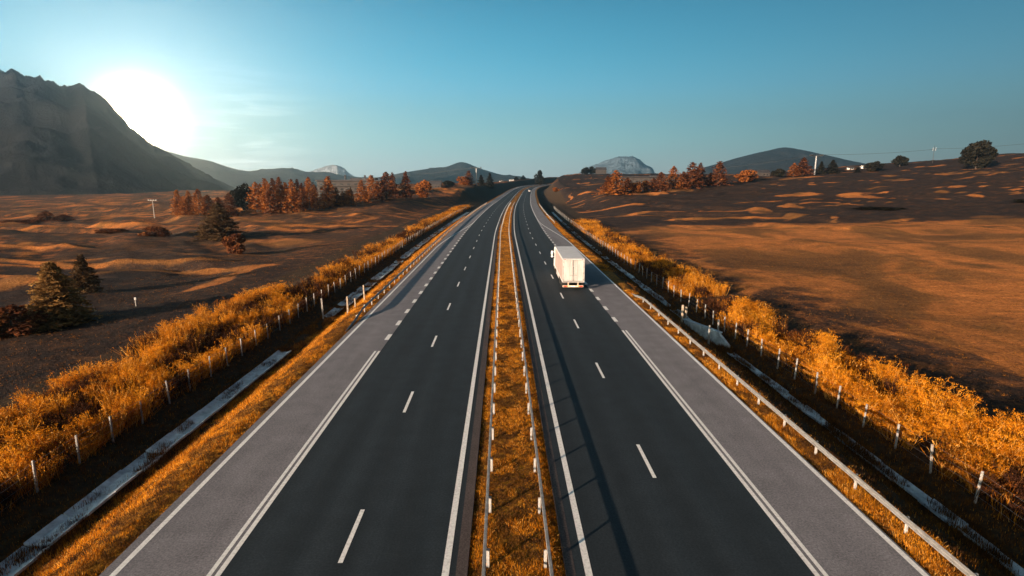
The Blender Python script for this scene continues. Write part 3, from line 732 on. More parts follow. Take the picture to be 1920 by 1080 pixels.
for a in [
  ('larch', 'larch_tree', 330, 357, 235, 26, 'hazy orange larch at the left end of the larch row, beneath the bright sun', GL),
  ('larch', 'larch_tree', 351, 358, 240, 26, 'hazy orange larch between two others beneath the bright sun', GL),
  ('larch', 'larch_tree', 370, 355, 235, 28, 'hazy orange larch closing the small group beneath the sun on its right', GL),
  ('rust', 'larch_tree', 408, 370, 225, 34, 'low rusty larch behind the dark bushy conifer in the left field', GL),
  ('rust', 'larch_tree', 428, 362, 235, 30, 'rusty larch just left of the dark round-topped pine', GL),
  ('round', 'pine_tree', 453, 344, 250, 34, 'dark round-topped pine at the left of the dense larch row', GL),
  ('larch', 'larch_tree', 478, 342, 240, 30, 'orange larch just right of the dark round-topped pine', GL),
  ('larch', 'larch_tree', 496, 336, 235, 32, 'broad orange larch, second to the right of the dark pine', GL),
  ('rust', 'larch_tree', 510, 335, 255, 26, 'rusty larch at the middle of the dense larch row, set back', GL),
  ('larch', 'larch_tree', 522, 333, 240, 30, 'tall orange larch, the highest at the middle of the dense left row', GL),
  ('larch', 'larch_tree', 545, 337, 232, 30, 'bright orange larch standing forward in the dense left row', GL),
  ('rust', 'larch_tree', 556, 337, 245, 24, 'darker rusty larch touching the bright one on its left', GL),
  ('rust', 'larch_tree', 565, 344, 240, 20, 'short rusty larch before the gap in the left row', GL),
  ('larch', 'larch_tree', 577, 333, 245, 27, 'slim orange larch just left of the dark hotel end', GL),
  ('larch', 'larch_tree', 614, 332, 250, 38, 'broad orange larch standing before the left end of the dark hotel', GL),
  ('orange_bush', 'larch_bush', 643, 350, 255, 20, 'small orange bush before the middle of the hotel', GL),
  ('larch', 'larch_tree', 657, 352, 258, 17, 'young slim orange larch before the middle of the hotel', GL),
  ('larch', 'larch_tree', 677, 338, 275, 24, 'orange larch covering the right half of the hotel', GL),
  ('larch', 'larch_tree', 695, 329, 285, 26, 'tall orange larch at the right end of the hotel', GL),
  ('rust', 'larch_tree', 723, 323, 290, 36, 'big broad rusty larch right of the hotel', GL),
  ('rust', 'larch_tree', 735, 324, 305, 22, 'thin-topped rusty larch tucked behind the big broad one', GL),
  ('rust', 'larch_tree', 760, 322, 310, 27, 'lone tall larch with a pointed top, right of the big broad one', GL),
  ('orange_bush', 'larch_bush', 795, 339, 330, 26, 'low wide orange bush left of the small dark hut', GL),
  ('round', 'round_bush', 841, 338, 420, 20, 'dark round bush between the hut and the left lift pylon', GL),
  ('orange_bush', 'larch_bush', 868, 331, 470, 24, 'orange bush leaning on the tall larch by the left lift pylon', GL),
  ('rust', 'larch_tree', 879, 320, 475, 22, 'tall rusty larch just left of the left lift pylon', GL),
  ('spruce', 'spruce_tree', 902, 328, 520, 16, 'dark spruce just right of the left lift pylon', GL),
  ('spruce', 'spruce_tree', 918, 325, 545, 18, 'dark spruce second to the right of the left lift pylon', GL),
  ('spruce', 'spruce_tree', 968, 331, 830, 12, 'small dark spruce at the left of the road bend', GL),
  ('spruce', 'spruce_tree', 981, 329, 850, 14, 'small dark spruce above the road bend, right of a smaller one', GL),
  ('round', 'round_tree', 1011, 319, 800, 15, 'dark round tree on the crest above the road bend', GL),
  ('near_dark', 'conifer_tree', 406, 381, 148, 70, 'dark bushy conifer alone in the left field, before the larches', GL),
  ('rust_bush', 'round_bush', 440, 440, 118, 34, 'brown round bush in the left field below the dark conifer', GL),
  ('near_spruce', 'conifer_tree', 92, 492, 58, 84, 'pale backlit conifer near the left edge, just beyond the weeds', GL),
  ('near_dark', 'conifer_tree', 150, 478, 76, 44, 'dark slim conifer behind the pale backlit one at left', GL),
  ('rust_bush', 'round_bush', 14, 575, 54, 70, 'reddish bush at the left edge beside the pale conifer', GL),
  ('rust_bush', 'round_bush', 290, 425, 150, 40, 'reddish bush in the haze beneath the sun', GL),
  ('rust_bush', 'round_bush', 205, 430, 160, 40, 'reddish bush left of the one beneath the sun', GL),
  ('rust', 'larch_tree', 85, 396, 260, 36, 'hazy rusty tree at the foot of the rocky mountain', GL),
  ('rust_bush', 'round_bush', 52, 412, 250, 26, 'hazy bush left of the rusty tree under the mountain', GL),
  ('rust', 'larch_tree', 118, 402, 270, 34, 'hazy rusty tree right of its neighbour under the mountain', GL),
  ('rust_bush', 'round_bush', 16, 413, 240, 20, 'small hazy bush at the left edge under the mountain', GL),
  ('rust', 'larch_tree', 469, 352, 262, 26, 'shaded rusty larch filling the gap just right of the dark pine', GL),
  ('rust', 'larch_tree', 487, 345, 265, 24, 'shaded rusty larch behind the two left orange larches of the dense row', GL),
  ('rust', 'larch_tree', 503, 345, 228, 22, 'short rusty larch at the front foot of the dense row', GL),
  ('larch', 'larch_tree', 534, 343, 250, 26, 'orange larch in the dense row between the highest one and the forward one', GL),
  ('rust', 'larch_tree', 588, 346, 262, 22, 'short shaded larch touching the left corner of the hotel', GL),
  ('rust', 'larch_tree', 630, 352, 258, 22, 'low shaded larch right of the broad orange one before the hotel', GL),
  ('rust', 'larch_tree', 707, 340, 300, 24, 'shaded larch between the hotel end and the big broad larch', GL),
  ('larch', 'larch_tree', 343, 368, 225, 24, 'short hazy larch standing before the small group beneath the sun', GL),
  ('rust', 'larch_tree', 388, 366, 240, 28, 'low rusty larch between the group beneath the sun and the dark conifer', GL),
  ('rust', 'larch_tree', 1140, 330, 310, 24, 'short rusty larch on the left flank of the first big larch', GR),
  ('rust', 'larch_tree', 1177, 333, 318, 26, 'shaded larch on the right flank of the first big larch', GR),
  ('rust', 'larch_tree', 1226, 334, 330, 22, 'short shaded larch left of the right-hand group', GR),
  ('rust', 'larch_tree', 1282, 322, 345, 26, 'shaded larch between the orange-topped one and the largest one', GR),
  ('rust', 'larch_tree', 1333, 324, 345, 22, 'short shaded larch between the largest and the pointed one', GR),
  # right
  ('larch', 'larch_tree', 1155, 320, 300, 44, 'big broad orange larch, first right of the motorway', GR),
  ('orange_bush', 'larch_bush', 1195, 337, 310, 22, 'small orange bush right of the first big larch', GR),
  ('orange_bush', 'larch_bush', 1212, 339, 320, 14, 'smallest orange bush between the two larch groups', GR),
  ('rust', 'larch_tree', 1240, 323, 320, 30, 'dark-bodied rusty larch at the left of the right-hand group', GR),
  ('larch', 'larch_tree', 1264, 312, 330, 28, 'orange-topped larch, second in the right-hand group', GR),
  ('rust', 'larch_tree', 1299, 305, 330, 44, 'largest dark rusty larch of the right-hand group', GR),
  ('rust', 'larch_tree', 1314, 306, 345, 26, 'thin-topped larch tucked behind the largest one', GR),
  ('rust', 'larch_tree', 1350, 303, 340, 34, 'pointed rusty larch at the right end of the right-hand group', GR),
  ('orange_bush', 'larch_bush', 1400, 319, 380, 34, 'low wide orange bush left of the right-hand hut', GR),
  ('round', 'round_bush', 1461, 316, 410, 19, 'dark round bush right of the right-hand hut', GR),
  ('larch', 'larch_bush', 1490, 306, 410, 24, 'short orange larch bush left of the right lift pylon', GR),
  ('rust', 'larch_tree', 1508, 296, 415, 30, 'rusty larch touching the right lift pylon on its left', GR),
  ('spruce', 'spruce_tree', 1541, 303, 420, 15, 'dark spruce right beside the right lift pylon', GR),
  ('spruce', 'spruce_tree', 1563, 300, 425, 20, 'broad dark spruce second to the right of the right lift pylon', GR),
  ('spruce', 'spruce_tree', 1609, 314, 420, 11, 'small dark spruce between two white sheds on the right slope', GR),
  ('round', 'round_tree', 1633, 304, 430, 14, 'dark round tree right of the white sheds, left of a pair', GR),
  ('round', 'round_tree', 1647, 302, 435, 15, 'dark round tree right of the white sheds, right of a pair', GR),
  ('round', 'round_tree', 1690, 291, 480, 18, 'dark flat-topped tree on the skyline left of the utility pole', GR),
  ('round', 'round_tree', 1838, 262, 395, 34, 'big dark round tree on the skyline at the right', GR),
  ('round', 'round_bush', 1652, 400, 205, 64, 'wide dark mound of bush across the middle of the right field', GR),
  ('round', 'round_bush', 1918, 396, 205, 30, 'dark bush at the right edge of the field', GR),
  ('round', 'round_tree', 1098, 313, 770, 14, 'dark tree on the crest right of the far road, left of two before the barn', GR),
  ('round', 'round_tree', 1111, 312, 775, 14, 'dark tree on the crest right of the far road, touching the barn', GR),
  ('orange_bush', 'larch_bush', 1044, 350, 430, 14, 'small orange bush on the bank where the road bends', GR),
]: tree(*a)

# ------------------------------------------------------------------ buildings and lift
def at(px, py, Y):
    d = ray(px, py); return cam.location + d * (Y / d.y)
M['dark_wall'] = m_simple('dark_timber', (.035, .03, .03), (.065, .055, .05), .6, .8)
M['shed_white'] = m_simple('white_render', (.62, .60, .57), (.74, .72, .69), 1, .8)
M['roof_dark'] = m_simple('dark_roof', (.03, .03, .035), (.055, .052, .055), .8, .8)
M['pyl'] = m_simple('painted_steel', (.30, .31, .32), (.4, .4, .41), 1, .5, .2)
M['cable'] = m_simple('steel_cable', (.03, .03, .03), (.05, .05, .05), 1, .6)
def hotel(x0, x1, pyt, Y, label, floors=3, chim=True):
    p0, p1 = at(x0, pyt, Y), at(x1, pyt, Y); W = p1.x - p0.x; z0 = min(gz(p0.x, Y), gz(p1.x, Y)) - .5; H = p0.z - z0
    root = empty('hotel', ((p0.x + p1.x) / 2, Y + 7, z0)); tag(root, label, 'building')
    m = MB(); m.box((0, 0, H * .46), (W, 14, H * .92)); m.build('wall', M['dark_wall'], root)
    m = MB(); m.box((0, -.2, H * .96), (W + 1.6, 16, H * .08), bev=.1); m.box((W * .2, 1, H * 1.04), (W * .4, 8, H * .10), bev=.1); rf = m.build('roof', M['roof_dark'], root)
    if chim:
        for k, xx in enumerate((-.1, .22, .34)):
            q = MB(); q.box((W * xx, 0, H * 1.08 + .6), (.9, .9, 2.2), bev=.05); q.box((W * xx, 0, H * 1.08 + 1.75), (1.1, 1.1, .16)); q.build('chimney', M['roof_dark'], rf)
    wm = MB(); wm.box((0, 0, 0), (1.5, .1, 1.4)); wmesh = wm.mesh('window'); wmesh.materials.append(M['glass'])
    fm = MB()
    for sx in (-.8, .8): fm.box((sx, -.03, 0), (.12, .12, 1.6))
    for sz in (-.76, .76): fm.box((0, -.03, sz), (1.48, .12, .12))
    fmesh = fm.mesh('frame'); fmesh.materials.append(M['cable'])
    n = int(W / 4)
    for f in range(floors):
        for k in range(n):
            o = bpy.data.objects.new('window', wmesh); C.objects.link(o); o.parent = root
            o.location = (-W / 2 + (k + .5) * W / n, -7.06, H * (.18 + .27 * f))
            o2 = bpy.data.objects.new('frame', fmesh); C.objects.link(o2); o2.parent = o
    m = MB()
    for f in range(floors): m.box((0, -7.7, H * (.09 + .27 * f)), (W - .5, 1.3, .16)); m.box((0, -8.3, H * (.09 + .27 * f) + .55), (W - .5, .08, .7))
    m.build('balcony', M['dark_wall'], root)
hotel(594, 712, 337, 330, 'long dark hotel behind the larches on the left, antennas on its flat roof')
hotel(1168, 1282, 331, 420, 'long dark building behind the small orange bushes on the right', 2, False)
def hut(px0, px1, pyt, Y, wallm, roofm, label, cat='hut'):
    p0, p1 = at(px0, pyt, Y), at(px1, pyt, Y); W = p1.x - p0.x; x = (p0.x + p1.x) / 2; z0 = gz(x, Y) - .3; H = max(2.4, p0.z - z0)
    root = empty(cat, (x, Y, z0)); tag(root, label, cat)
    e = H * .62; D = W * .7
    m = MB(); m.box((0, 0, e / 2), (W, D, e)); m.build('wall', M[wallm], root)
    m = MB(); m.prism([(0, -D / 2 - .5, e - .1), (0, 0, H), (0, D / 2 + .5, e - .1), (0, D / 2 + .5, e + .1), (0, 0, H + .22), (0, -D / 2 - .5, e + .1)], (-W / 2 - .5, 0, 0), (W / 2 + .5, 0, 0)); m.build('roof', M[roofm], root)
    m = MB(); m.box((-W * .2, -D / 2 - .02, 1.0), (1.0, .08, 2.0)); m.build('door', M['roof_dark'], root)
    for s in (.1, .32): q = MB(); q.box((W * s, -D / 2 - .02, e * .55), (.9, .08, .9)); q.build('window', M['glass'], root)
hut(804, 827, 339, 400, 'dark_wall', 'roof_dark', 'small dark hut with a low roof left of the left lift pylon')
hut(1412, 1440, 319, 440, 'dark_wall', 'roof_dark', 'small dark hut with a low roof left of the right lift pylon')
hut(1590, 1599, 314, 460, 'shed_white', 'roof_dark', 'tiny white shed left of the small dark spruce on the right slope', 'shed')
hut(1616, 1624, 313, 465, 'shed_white', 'shed_white', 'tiny bright white shed right of the small dark spruce on the right slope', 'shed')
hut(936, 943, 339, 800, 'shed_white', 'roof_dark', 'tiny white shed left of the far road, the left one of two', 'shed')
hut(955, 963, 338, 800, 'shed_white', 'shed_white', 'tiny bright white shed left of the far road, the right one of two', 'shed')
hut(1118, 1136, 314, 760, 'dark_wall', 'roof_dark', 'dark barn on the crest right of the far road', 'barn')

def pylon(px, pyt, Y, label, arm=20, name='lift_pylon'):
    p = at(px, pyt, Y); z0 = gz(p.x, Y) - .3; H = p.z - z0
    root = empty(name, (p.x, Y, z0)); tag(root, label, 'lift pylon', 'ski lift pylons')
    m = MB(); m.tube((0, 0, 0), (0, 0, H - .6), .62, .42, 12); m.build('mast', M['pyl'], root)
    w = arm / FPX * Y
    m = MB(); m.box((0, 0, H - .5), (w, .5, .45), bev=.03); m.tube((-w * .3, 0, H - .5), (0, 0, H - 1.9), .12); m.tube((w * .3, 0, H - .5), (0, 0, H - 1.9), .12); m.build('cross_arm', M['cable'], root)
    for s in (-1, 1):
        q = MB(); q.box((s * w * .42, 0, H - .02), (.35, 4.0, .35), bev=.04)
        for k in range(5): q.tube((s * w * .42 - .25, -1.6 + k * .8, H + .25), (s * w * .42 + .25, -1.6 + k * .8, H + .25), .28, n=10)
        q.build('sheave_train', M['cable'], root)
    m = MB(); m.box((0, 0, H + .35), (w * .55, .7, .08)); m.tube((-w * .27, 0, H + .35), (-w * .27, 0, H + 1.0), .05); m.tube((w * .27, 0, H + .35), (w * .27, 0, H + 1.0), .05); m.build('walkway', M['cable'], root)
    return root, p, w
r1, p1, w1 = pylon(893, 314, 480, 'grey ski lift pylon with a dark cross arm, left of the motorway')
r2, p2, w2 = pylon(1531, 291, 420, 'grey ski lift pylon with a dark cross arm, right of the motorway', 24)
def cable(pts, label, r=.11):
    m = MB()
    for a, b in zip(pts, pts[1:]):
        a, b = Vector(a), Vector(b); prev = a; sag = (b - a).length * .012
        for k in range(1, 13):
            t = k / 12; q = a.lerp(b, t); q.z -= sag * 4 * t * (1 - t); m.tube(prev, q, r, n=4); prev = q
    tag(m.build('lift_cable', M['cable']), label, 'cable', 'ski lift cables')
cable([at(700, 334, 500), Vector((p1.x, 480, p1.z + .4))], 'dark lift cable reaching left from the left pylon')
cable([at(1330, 317, 430), Vector((p2.x, 420, p2.z + .4)), at(1760, 279, 440), at(1990, 262, 450)], 'long lift cable climbing over the right pylon to the right edge')
# utility pole on the skyline
p = at(1753, 273, 480); z0 = gz(p.x, 480) - .3; H = p.z - z0
root = empty('utility_pole', (p.x, 480, z0)); tag(root, 'thin utility pole with two short arms on the right skyline', 'utility pole')
m = MB(); m.tube((0, 0, 0), (0, 0, H), .16, .11, 8); m.build('pole', M['dark_wall'], root)
m = MB(); m.box((0, 0, H * .72), (2.6, .16, .16)); m.build('cross_arm', M['dark_wall'], root)
for s in (-1, 1): q = MB(); q.tube((s * 1.2, 0, H * .72), (s * 1.2, 0, H * .9), .12, .07, 8); q.build('insulator', M['shed_white'], root)
# floodlight mast at the left
p = at(286, 376, 230); z0 = gz(p.x, 230) - .3; H = p.z - z0
root = empty('light_mast', (p.x, 230, z0)); tag(root, 'pale floodlight mast in the haze beneath the bright sun', 'light mast')
m = MB(); m.tube((0, 0, 0), (0, 0, H), .2, .13, 8); m.build('mast', M['rod'], root)
m = MB(); m.box((0, 0, H), (3.0, .12, .12)); m.build('cross_arm', M['rod'], root)
for s in (-1.5, -.5, .5, 1.5): q = MB(); q.box((s, -.15, H + .2), (.5, .3, .35), bev=.04); q.build('lamp_head', M['rod'], root)
# small marker in the left field
x, y = -44.5, 66.0
root = empty('marker_post', (x, y, gz(x, y))); tag(root, 'small pale marker post on a ridge in the left field', 'marker post')
m = MB(); m.tube((0, 0, -.3), (0, 0, 1.1), .06, n=8); m.build('post', M['post_white'], root)
m = MB(); m.box((0, 0, .95), (.22, .06, .3), bev=.01); m.build('plate', M['plate'], root)

# ------------------------------------------------------------------ hills and mountains
def m_hill(name, c0, c1, c2=None, snow=None, sc=.004, z0=0, z1=1):
    k = Mt(name); a = k.noise(sc, 8, rough=.65); b = k.noise(sc * 9, 6, rough=.7)
    col = k.ramp(a, [(.3, c0), (.6, c1), (.75, c2 or c1)])
    if snow:
        g = k.n('ShaderNodeNewGeometry'); s = k.n('ShaderNodeSeparateXYZ'); k.l(g.outputs['Position'], s.inputs[0])
        v = k.math('DIVIDE', k.math('SUBTRACT', s.outputs['Z'], z0), z1 - z0)
        v = k.math('ADD', v, k.math('MULTIPLY', k.math('SUBTRACT', b, .5), 1.8))
        col = k.mix(col, snow, k.ramp(v, [(.4, 0.0), (.6, 1.0)]))
    c = k.noise(sc * 2.5, 8, rough=.68, dist=.8); col = k.mix(col, k.ramp(c, [(.35, .45), (.65, 1.5)]), .85, 'MULTIPLY')
    return k.pbr(col, .95, 0, k.bump(b, 1 / sc * .03, .9, k.bump(c, 1 / sc * .14, .9)), .1)
def ridge(name, D, pts, depth, mat, amp, seed, rough_ridge=0., rows=60, step=3, base=-80, ridged=True, sharp=1.15, nscale=1.0, jag=0.):
    px = np.arange(pts[0][0], pts[-1][0] + 1, step, dtype=float); py = hermite([p[0] for p in pts], [p[1] for p in pts])(px)
    T = np.linspace(-1, 1, rows); V = np.zeros((rows, len(px), 3))
    for j, (a, b) in enumerate(zip(px, py)):
        d = ray(a, b); zt = CAM_H + d.z / d.y * D; tx = d.x / d.y
        Y = D + T * depth; x = tx * Y
        f = np.clip(1 - np.abs(T) ** sharp, 0, 1)
        V[:, j, 0] = x; V[:, j, 1] = Y; V[:, j, 2] = base + (zt - base) * f
    X, Y = V[..., 0], V[..., 1]; s = depth * .35 * nscale
    n = fbm(X / s + seed, Y * 2.6 / s + seed * 2.3, 5, .46, ridged) - (.62 if ridged else .5)
    env = np.clip(np.abs(T) * 3.5, rough_ridge, 1) * np.clip((1 - np.abs(T)) * 4, 0, 1)
    V[..., 2] += n * amp * env[:, None]
    if jag: V[..., 2] += (fbm(X / (s * .22) + seed, Y * 1.7 / (s * .22), 4, .6, True) - .6) * jag * np.clip(1.1 - np.abs(T) * 5, .12, 1)[:, None]
    n_ = len(px); idx = np.arange(rows * n_).reshape(rows, n_)
    Qd = np.stack([idx[:-1, :-1], idx[:-1, 1:], idx[1:, 1:], idx[1:, :-1]], -1).reshape(-1, 4)
    return tag(link(name, np_mesh(name, V.reshape(-1, 3), Qd, smooth=True), mat), kind='structure')
M['rock'] = m_hill('mountain_rock', (.006, .006, .0065), (.013, .012, .012), (.028, .023, .020), sc=.012)  # near-black tones put the backlit shade into the rock colour
M['hill'] = m_hill('wooded_hill', (.018, .019, .021), (.034, .034, .035), (.055, .050, .044), sc=.006)
M['far_peak'] = m_hill('hazy_far_rock', (.05, .07, .09), (.09, .12, .15), None, (.14, .19, .24), .006, -20, 160)  # dim bluish tones put distance haze into rock and snow
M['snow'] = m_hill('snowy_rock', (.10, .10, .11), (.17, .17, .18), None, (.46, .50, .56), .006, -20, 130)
ridge('mountain', 1750, [(-420, 150), (-250, 120), (-120, 150), (-30, 146), (22, 134), (48, 144), (75, 147), (100, 156), (122, 166), (135, 163), (152, 159), (168, 170), (188, 183), (212, 208), (240, 236), (275, 264), (315, 288), (360, 314), (415, 348), (480, 385)], 900, M['rock'], 95, 4.2, .12, 190, 1.5, -60, jag=42)
ridge('hill', 3600, [(120, 300), (220, 285), (300, 282), (345, 292), (390, 300), (430, 313), (470, 322), (500, 318), (545, 316), (580, 324), (620, 334), (680, 345)], 1100, M['hill'], 120, 7.7, .04, 60, 3, -80)
ridge('mountain', 4900, [(530, 340), (575, 324), (600, 315), (627, 310), (645, 315), (658, 328), (690, 340)], 800, M['snow'], 210, 2.2, .06, 60, .7, -200, jag=30)
ridge('hill', 3400, [(480, 345), (560, 324), (610, 322), (650, 330), (700, 332), (760, 322), (800, 316), (835, 312), (865, 303), (900, 315), (945, 328), (1000, 336)], 900, M['hill'], 110, 12.1, .05, 50, 2, -80)
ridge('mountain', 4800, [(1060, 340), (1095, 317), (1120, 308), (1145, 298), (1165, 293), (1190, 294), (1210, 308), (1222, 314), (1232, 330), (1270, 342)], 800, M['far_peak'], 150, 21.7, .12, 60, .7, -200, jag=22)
ridge('hill', 3200, [(1200, 345), (1290, 322), (1350, 305), (1400, 291), (1440, 281), (1472, 275), (1500, 279), (1540, 288), (1610, 304), (1700, 318), (1800, 330)], 1000, M['hill'], 90, 31.4, .03, 50, 3, -80)

# ------------------------------------------------------------------ grass and weeds
def strip_blade(base, top, bend, w0, w1, seg, rng):
    """vertical-ish strip from base to top"""
    a = rng.uniform(0, 6.283); side = np.array([math.cos(a), math.sin(a), 0])
    t = np.linspace(0, 1, seg + 1)[:, None]; c = base + (top - base) * t + bend * (t * t - t)
    wd = (w0 + (w1 - w0) * t) * side
    V = np.stack([c - wd, c + wd], 1).reshape(-1, 3)
    F = [(2 * i, 2 * i + 1, 2 * i + 3, 2 * i + 2) for i in range(seg)]
    return V, F
class Proto:
    def __init__(s): s.V = []; s.F = []; s.M = []; s.n = 0
    def add(s, V, F, m=0):
        s.V.append(V); s.F += [tuple(i + s.n for i in f) for f in F]; s.n += len(V); s.M += [m] * len(F)
    def done(s): return np.concatenate(s.V), np.array(s.F, np.int64), np.array(s.M)
def tuft(seed, n, h, spread, w, head=0., dark=.15):
    rng = np.random.default_rng(seed); p = Proto()
    for k in range(n):
        b = np.array([rng.normal() * spread, rng.normal() * spread, -.05]); hh = h * rng.uniform(.45, 1.1)
        t = b + np.array([rng.normal() * .28 * hh, rng.normal() * .28 * hh, hh]); m = 2 if rng.random() < dark else (1 if rng.random() < .2 else 0)
        V, F = strip_blade(b, t, np.array([rng.normal(), rng.normal(), 0]) * .12 * hh, w, w * .35, 3, rng); p.add(V, F, m)
        if head and rng.random() < .7:
            d = (t - b) / hh
            q = t + d * rng.uniform(-.12, .1, (5, 1)) * h + rng.normal(size=(5, 3)) * head * .6
            p.add(rnd_quads(q, head * rng.uniform(.5, 1.1, 5), rng, 1.5), [(4 * i, 4 * i + 1, 4 * i + 2, 4 * i + 3) for i in range(5)], m)
    return p.done()
def shrub(seed, h, leaves, mats=(1, 0)):
    rng = np.random.default_rng(seed); p = Proto()
    for k in range(rng.integers(4, 7)):
        a = rng.uniform(0, 6.28); hh = h * rng.uniform(.65, 1.05); b = np.array([rng.normal() * .1, rng.normal() * .1, -.05]); t = b + np.array([math.cos(a) * .28 * hh, math.sin(a) * .28 * hh, hh * .72])
        for _ in range(2):
            V, F = strip_blade(b, t, np.array([math.cos(a), math.sin(a), 0]) * -.12 * hh, .016, .010, 3, rng); p.add(V, F, mats[0])
        for j in range(6):
            s = rng.uniform(.45, 1.0); c = b + (t - b) * s; a2 = a + rng.normal() * 1.2; l = hh * rng.uniform(.2, .36)
            e = c + np.array([math.cos(a2) * l * .6, math.sin(a2) * l * .6, l])
            V, F = strip_blade(c, e, np.zeros(3), .009, .006, 2, rng); p.add(V, F, mats[0])
            q = e + rng.normal(size=(leaves, 3)) * np.array([.10, .10, .03]) * (hh / 1.6)
            p.add(rnd_quads(q, rng.uniform(.012, .028, leaves), rng), [(4 * i, 4 * i + 1, 4 * i + 2, 4 * i + 3) for i in range(leaves)], mats[1])
            q = c + (e - c) * rng.uniform(0, 1, (leaves // 2, 1)) + rng.normal(size=(leaves // 2, 3)) * .06
            p.add(rnd_quads(q, rng.uniform(.010, .022, leaves // 2), rng), [(4 * i, 4 * i + 1, 4 * i + 2, 4 * i + 3) for i in range(leaves // 2)], mats[1])
    return p.done()
def scatter(name, protos, pts, scl, mats, label, cat, seed, pick=None):
    rng = np.random.default_rng(seed); n = len(pts); which = rng.integers(0, len(protos), n) if pick is None else pick
    x, y = pts[:, 0], pts[:, 1]; z = ground_z(x, y); ang = rng.uniform(0, 6.283, n)
    Vs, Fs, Ms = [], [], []; off = 0
    for k, (V, F, Mi) in enumerate(protos):
        s = np.where(which == k)[0]
        if not len(s): continue
        c, si = np.cos(ang[s])[:, None], np.sin(ang[s])[:, None]; sx = scl[s, 0][:, None]; sz = scl[s, 1][:, None]
        W = np.stack([(V[:, 0] * c - V[:, 1] * si) * sx + x[s][:, None], (V[:, 0] * si + V[:, 1] * c) * sx + y[s][:, None], V[:, 2] * sz + z[s][:, None]], -1)
        Fk = F[None] + (np.arange(len(s)) * len(V))[:, None, None] + off
        Vs.append(W.reshape(-1, 3)); Fs.append(Fk.reshape(-1, 4)); Ms.append(np.tile(Mi, len(s))); off += len(s) * len(V)
    me_ = np_mesh(name, np.concatenate(Vs), np.concatenate(Fs), np.concatenate(Ms))
    return tag(link(name, me_, [M[m] for m in mats]), label, cat, None, 'stuff')
def rand_pts(rng, n, u0, u1, y0, y1, p=1.0):
    u = rng.uniform(0, 1, n) * (u1 - u0) + u0; y = y0 + (y1 - y0) * rng.uniform(0, 1, n) ** p
    return np.stack([u + xc(y), y], -1), u
rng = np.random.default_rng(99)
WM = ['weed', 'weed_pale', 'weed_dark']
tall = [tuft(200 + i, 22, 1.15, .13, .014, .030, .15) for i in range(6)] + [tuft(210 + i, 30, .6, .24, .016, 0, .7) for i in range(3)] + [shrub(220 + i, 1.5, 18) for i in range(4)] + [shrub(225 + i, 1.1, 10, (2, 2)) for i in range(3)]
def weed_pick(pts, rng, shrubby):
    f = fbm(pts[:, 0] / 3.2 + 5, pts[:, 1] / 4.5, 3); r = rng.random(len(pts)); k = rng.integers(0, 6, len(pts))
    dk = (f > .51) & (r < .9); k = np.where(dk, 6 + rng.integers(0, 3, len(pts)), k)
    k = np.where(dk & (r < .35), 13 + rng.integers(0, 3, len(pts)), k)
    k = np.where(~dk & (r < shrubby), 9 + rng.integers(0, 4, len(pts)), k)
    return k, f
def weeds(name, u0, u1, y0, y1, n, p, shrubby, label, seed, hs=1.0):
    r = np.random.default_rng(seed); pts, u = rand_pts(r, n, u0, u1, y0, y1, p)
    far_ = np.abs(u - (u0 if u0 < 0 else u1)); near_ = np.abs(u - (u1 if u0 < 0 else u0)); nz_ = fbm(pts[:, 0] / 2, pts[:, 1] / 3, 3); keep = (near_ + nz_ * 2.2 > 1.1) & (far_ + (nz_ - .5) * 6.5 > 1.6) & (fbm(pts[:, 0] / 1.3 + 40, pts[:, 1] / 1.8, 2) > .31)
    pts = pts[keep]; k, f = weed_pick(pts, r, shrubby)
    grow = 1 + np.clip((pts[:, 1] - 60) / 120, 0, 1.4)
    s = np.stack([r.uniform(.8, 1.3, len(pts)) * grow, hs * r.uniform(.6, 1.3, len(pts)) * (.75 + .6 * fbm(pts[:, 0] / 5 + 20, pts[:, 1] / 7, 2))], -1)
    scatter(name, tall, pts, s, WM, label, 'weeds', seed, k)
weeds('weeds', -33.5, -22.5, 12, 70, 5600, 1.1, .16, 'tall dry orange weeds beyond the left fence', 301, 1.0)
weeds('weeds', -28.5, -22.6, 70, 300, 4200, 1.3, .06, 'far stretch of dry orange weeds along the left fence', 302, 1.05)
weeds('weeds', 22.2, 29.5, 12, 49, 2500, 1.1, .5, 'dry bushy orange weeds beyond the right fence, near stretch', 303, 1.12)
weeds('weeds', 22.4, 29.0, 49, 62, 900, 1.0, .25, 'dry orange weeds beside the concrete headwall', 304, 1.2)
weeds('weeds', 22.3, 29.5, 68, 190, 4200, 1.2, .06, 'far dense dry orange weeds beyond the right fence', 305, 1.25)
short = [tuft(240 + i, 12, .16, .07, .010, 0, .12) for i in range(5)]
short_d = [tuft(250 + i, 12, .13, .08, .010, 0, .85) for i in range(3)]
TM = ['turf', 'weed_pale', 'turf_dark']
def turf(name, u0, u1, y0, y1, n, p, label, seed, hs=1.0, darkside=None):
    r = np.random.default_rng(seed); pts, u = rand_pts(r, n, u0, u1, y0, y1, p)
    f = fbm(pts[:, 0] / .9, pts[:, 1] / 1.4, 3)
    thr = .56 + (0 if darkside is None else darkside(u))
    k = np.where(f > thr, 5 + r.integers(0, 3, len(pts)), r.integers(0, 5, len(pts)))
    g = 1 + np.clip((pts[:, 1] - 30) / 50, 0, 1.5)
    s = np.stack([r.uniform(.7, 1.3, len(pts)) * g, hs * r.uniform(.6, 1.4, len(pts))], -1)
    scatter(name, short + short_d, pts, s, TM, label, 'grass', seed, k)
turf('turf', -18.2, -13.05, 10, 75, 17000, 1.5, 'short dry orange grass on the left bank', 401, .9, lambda u: np.where(u > -15.0, -.09, .10))
turf('turf', -18.2, -13.05, 75, 200, 4000, 1.2, 'far short grass on the left bank', 402)
turf('turf', -1.15, 1.98, 10, 70, 13000, 1.5, 'short dry orange grass in the median', 403, .8)
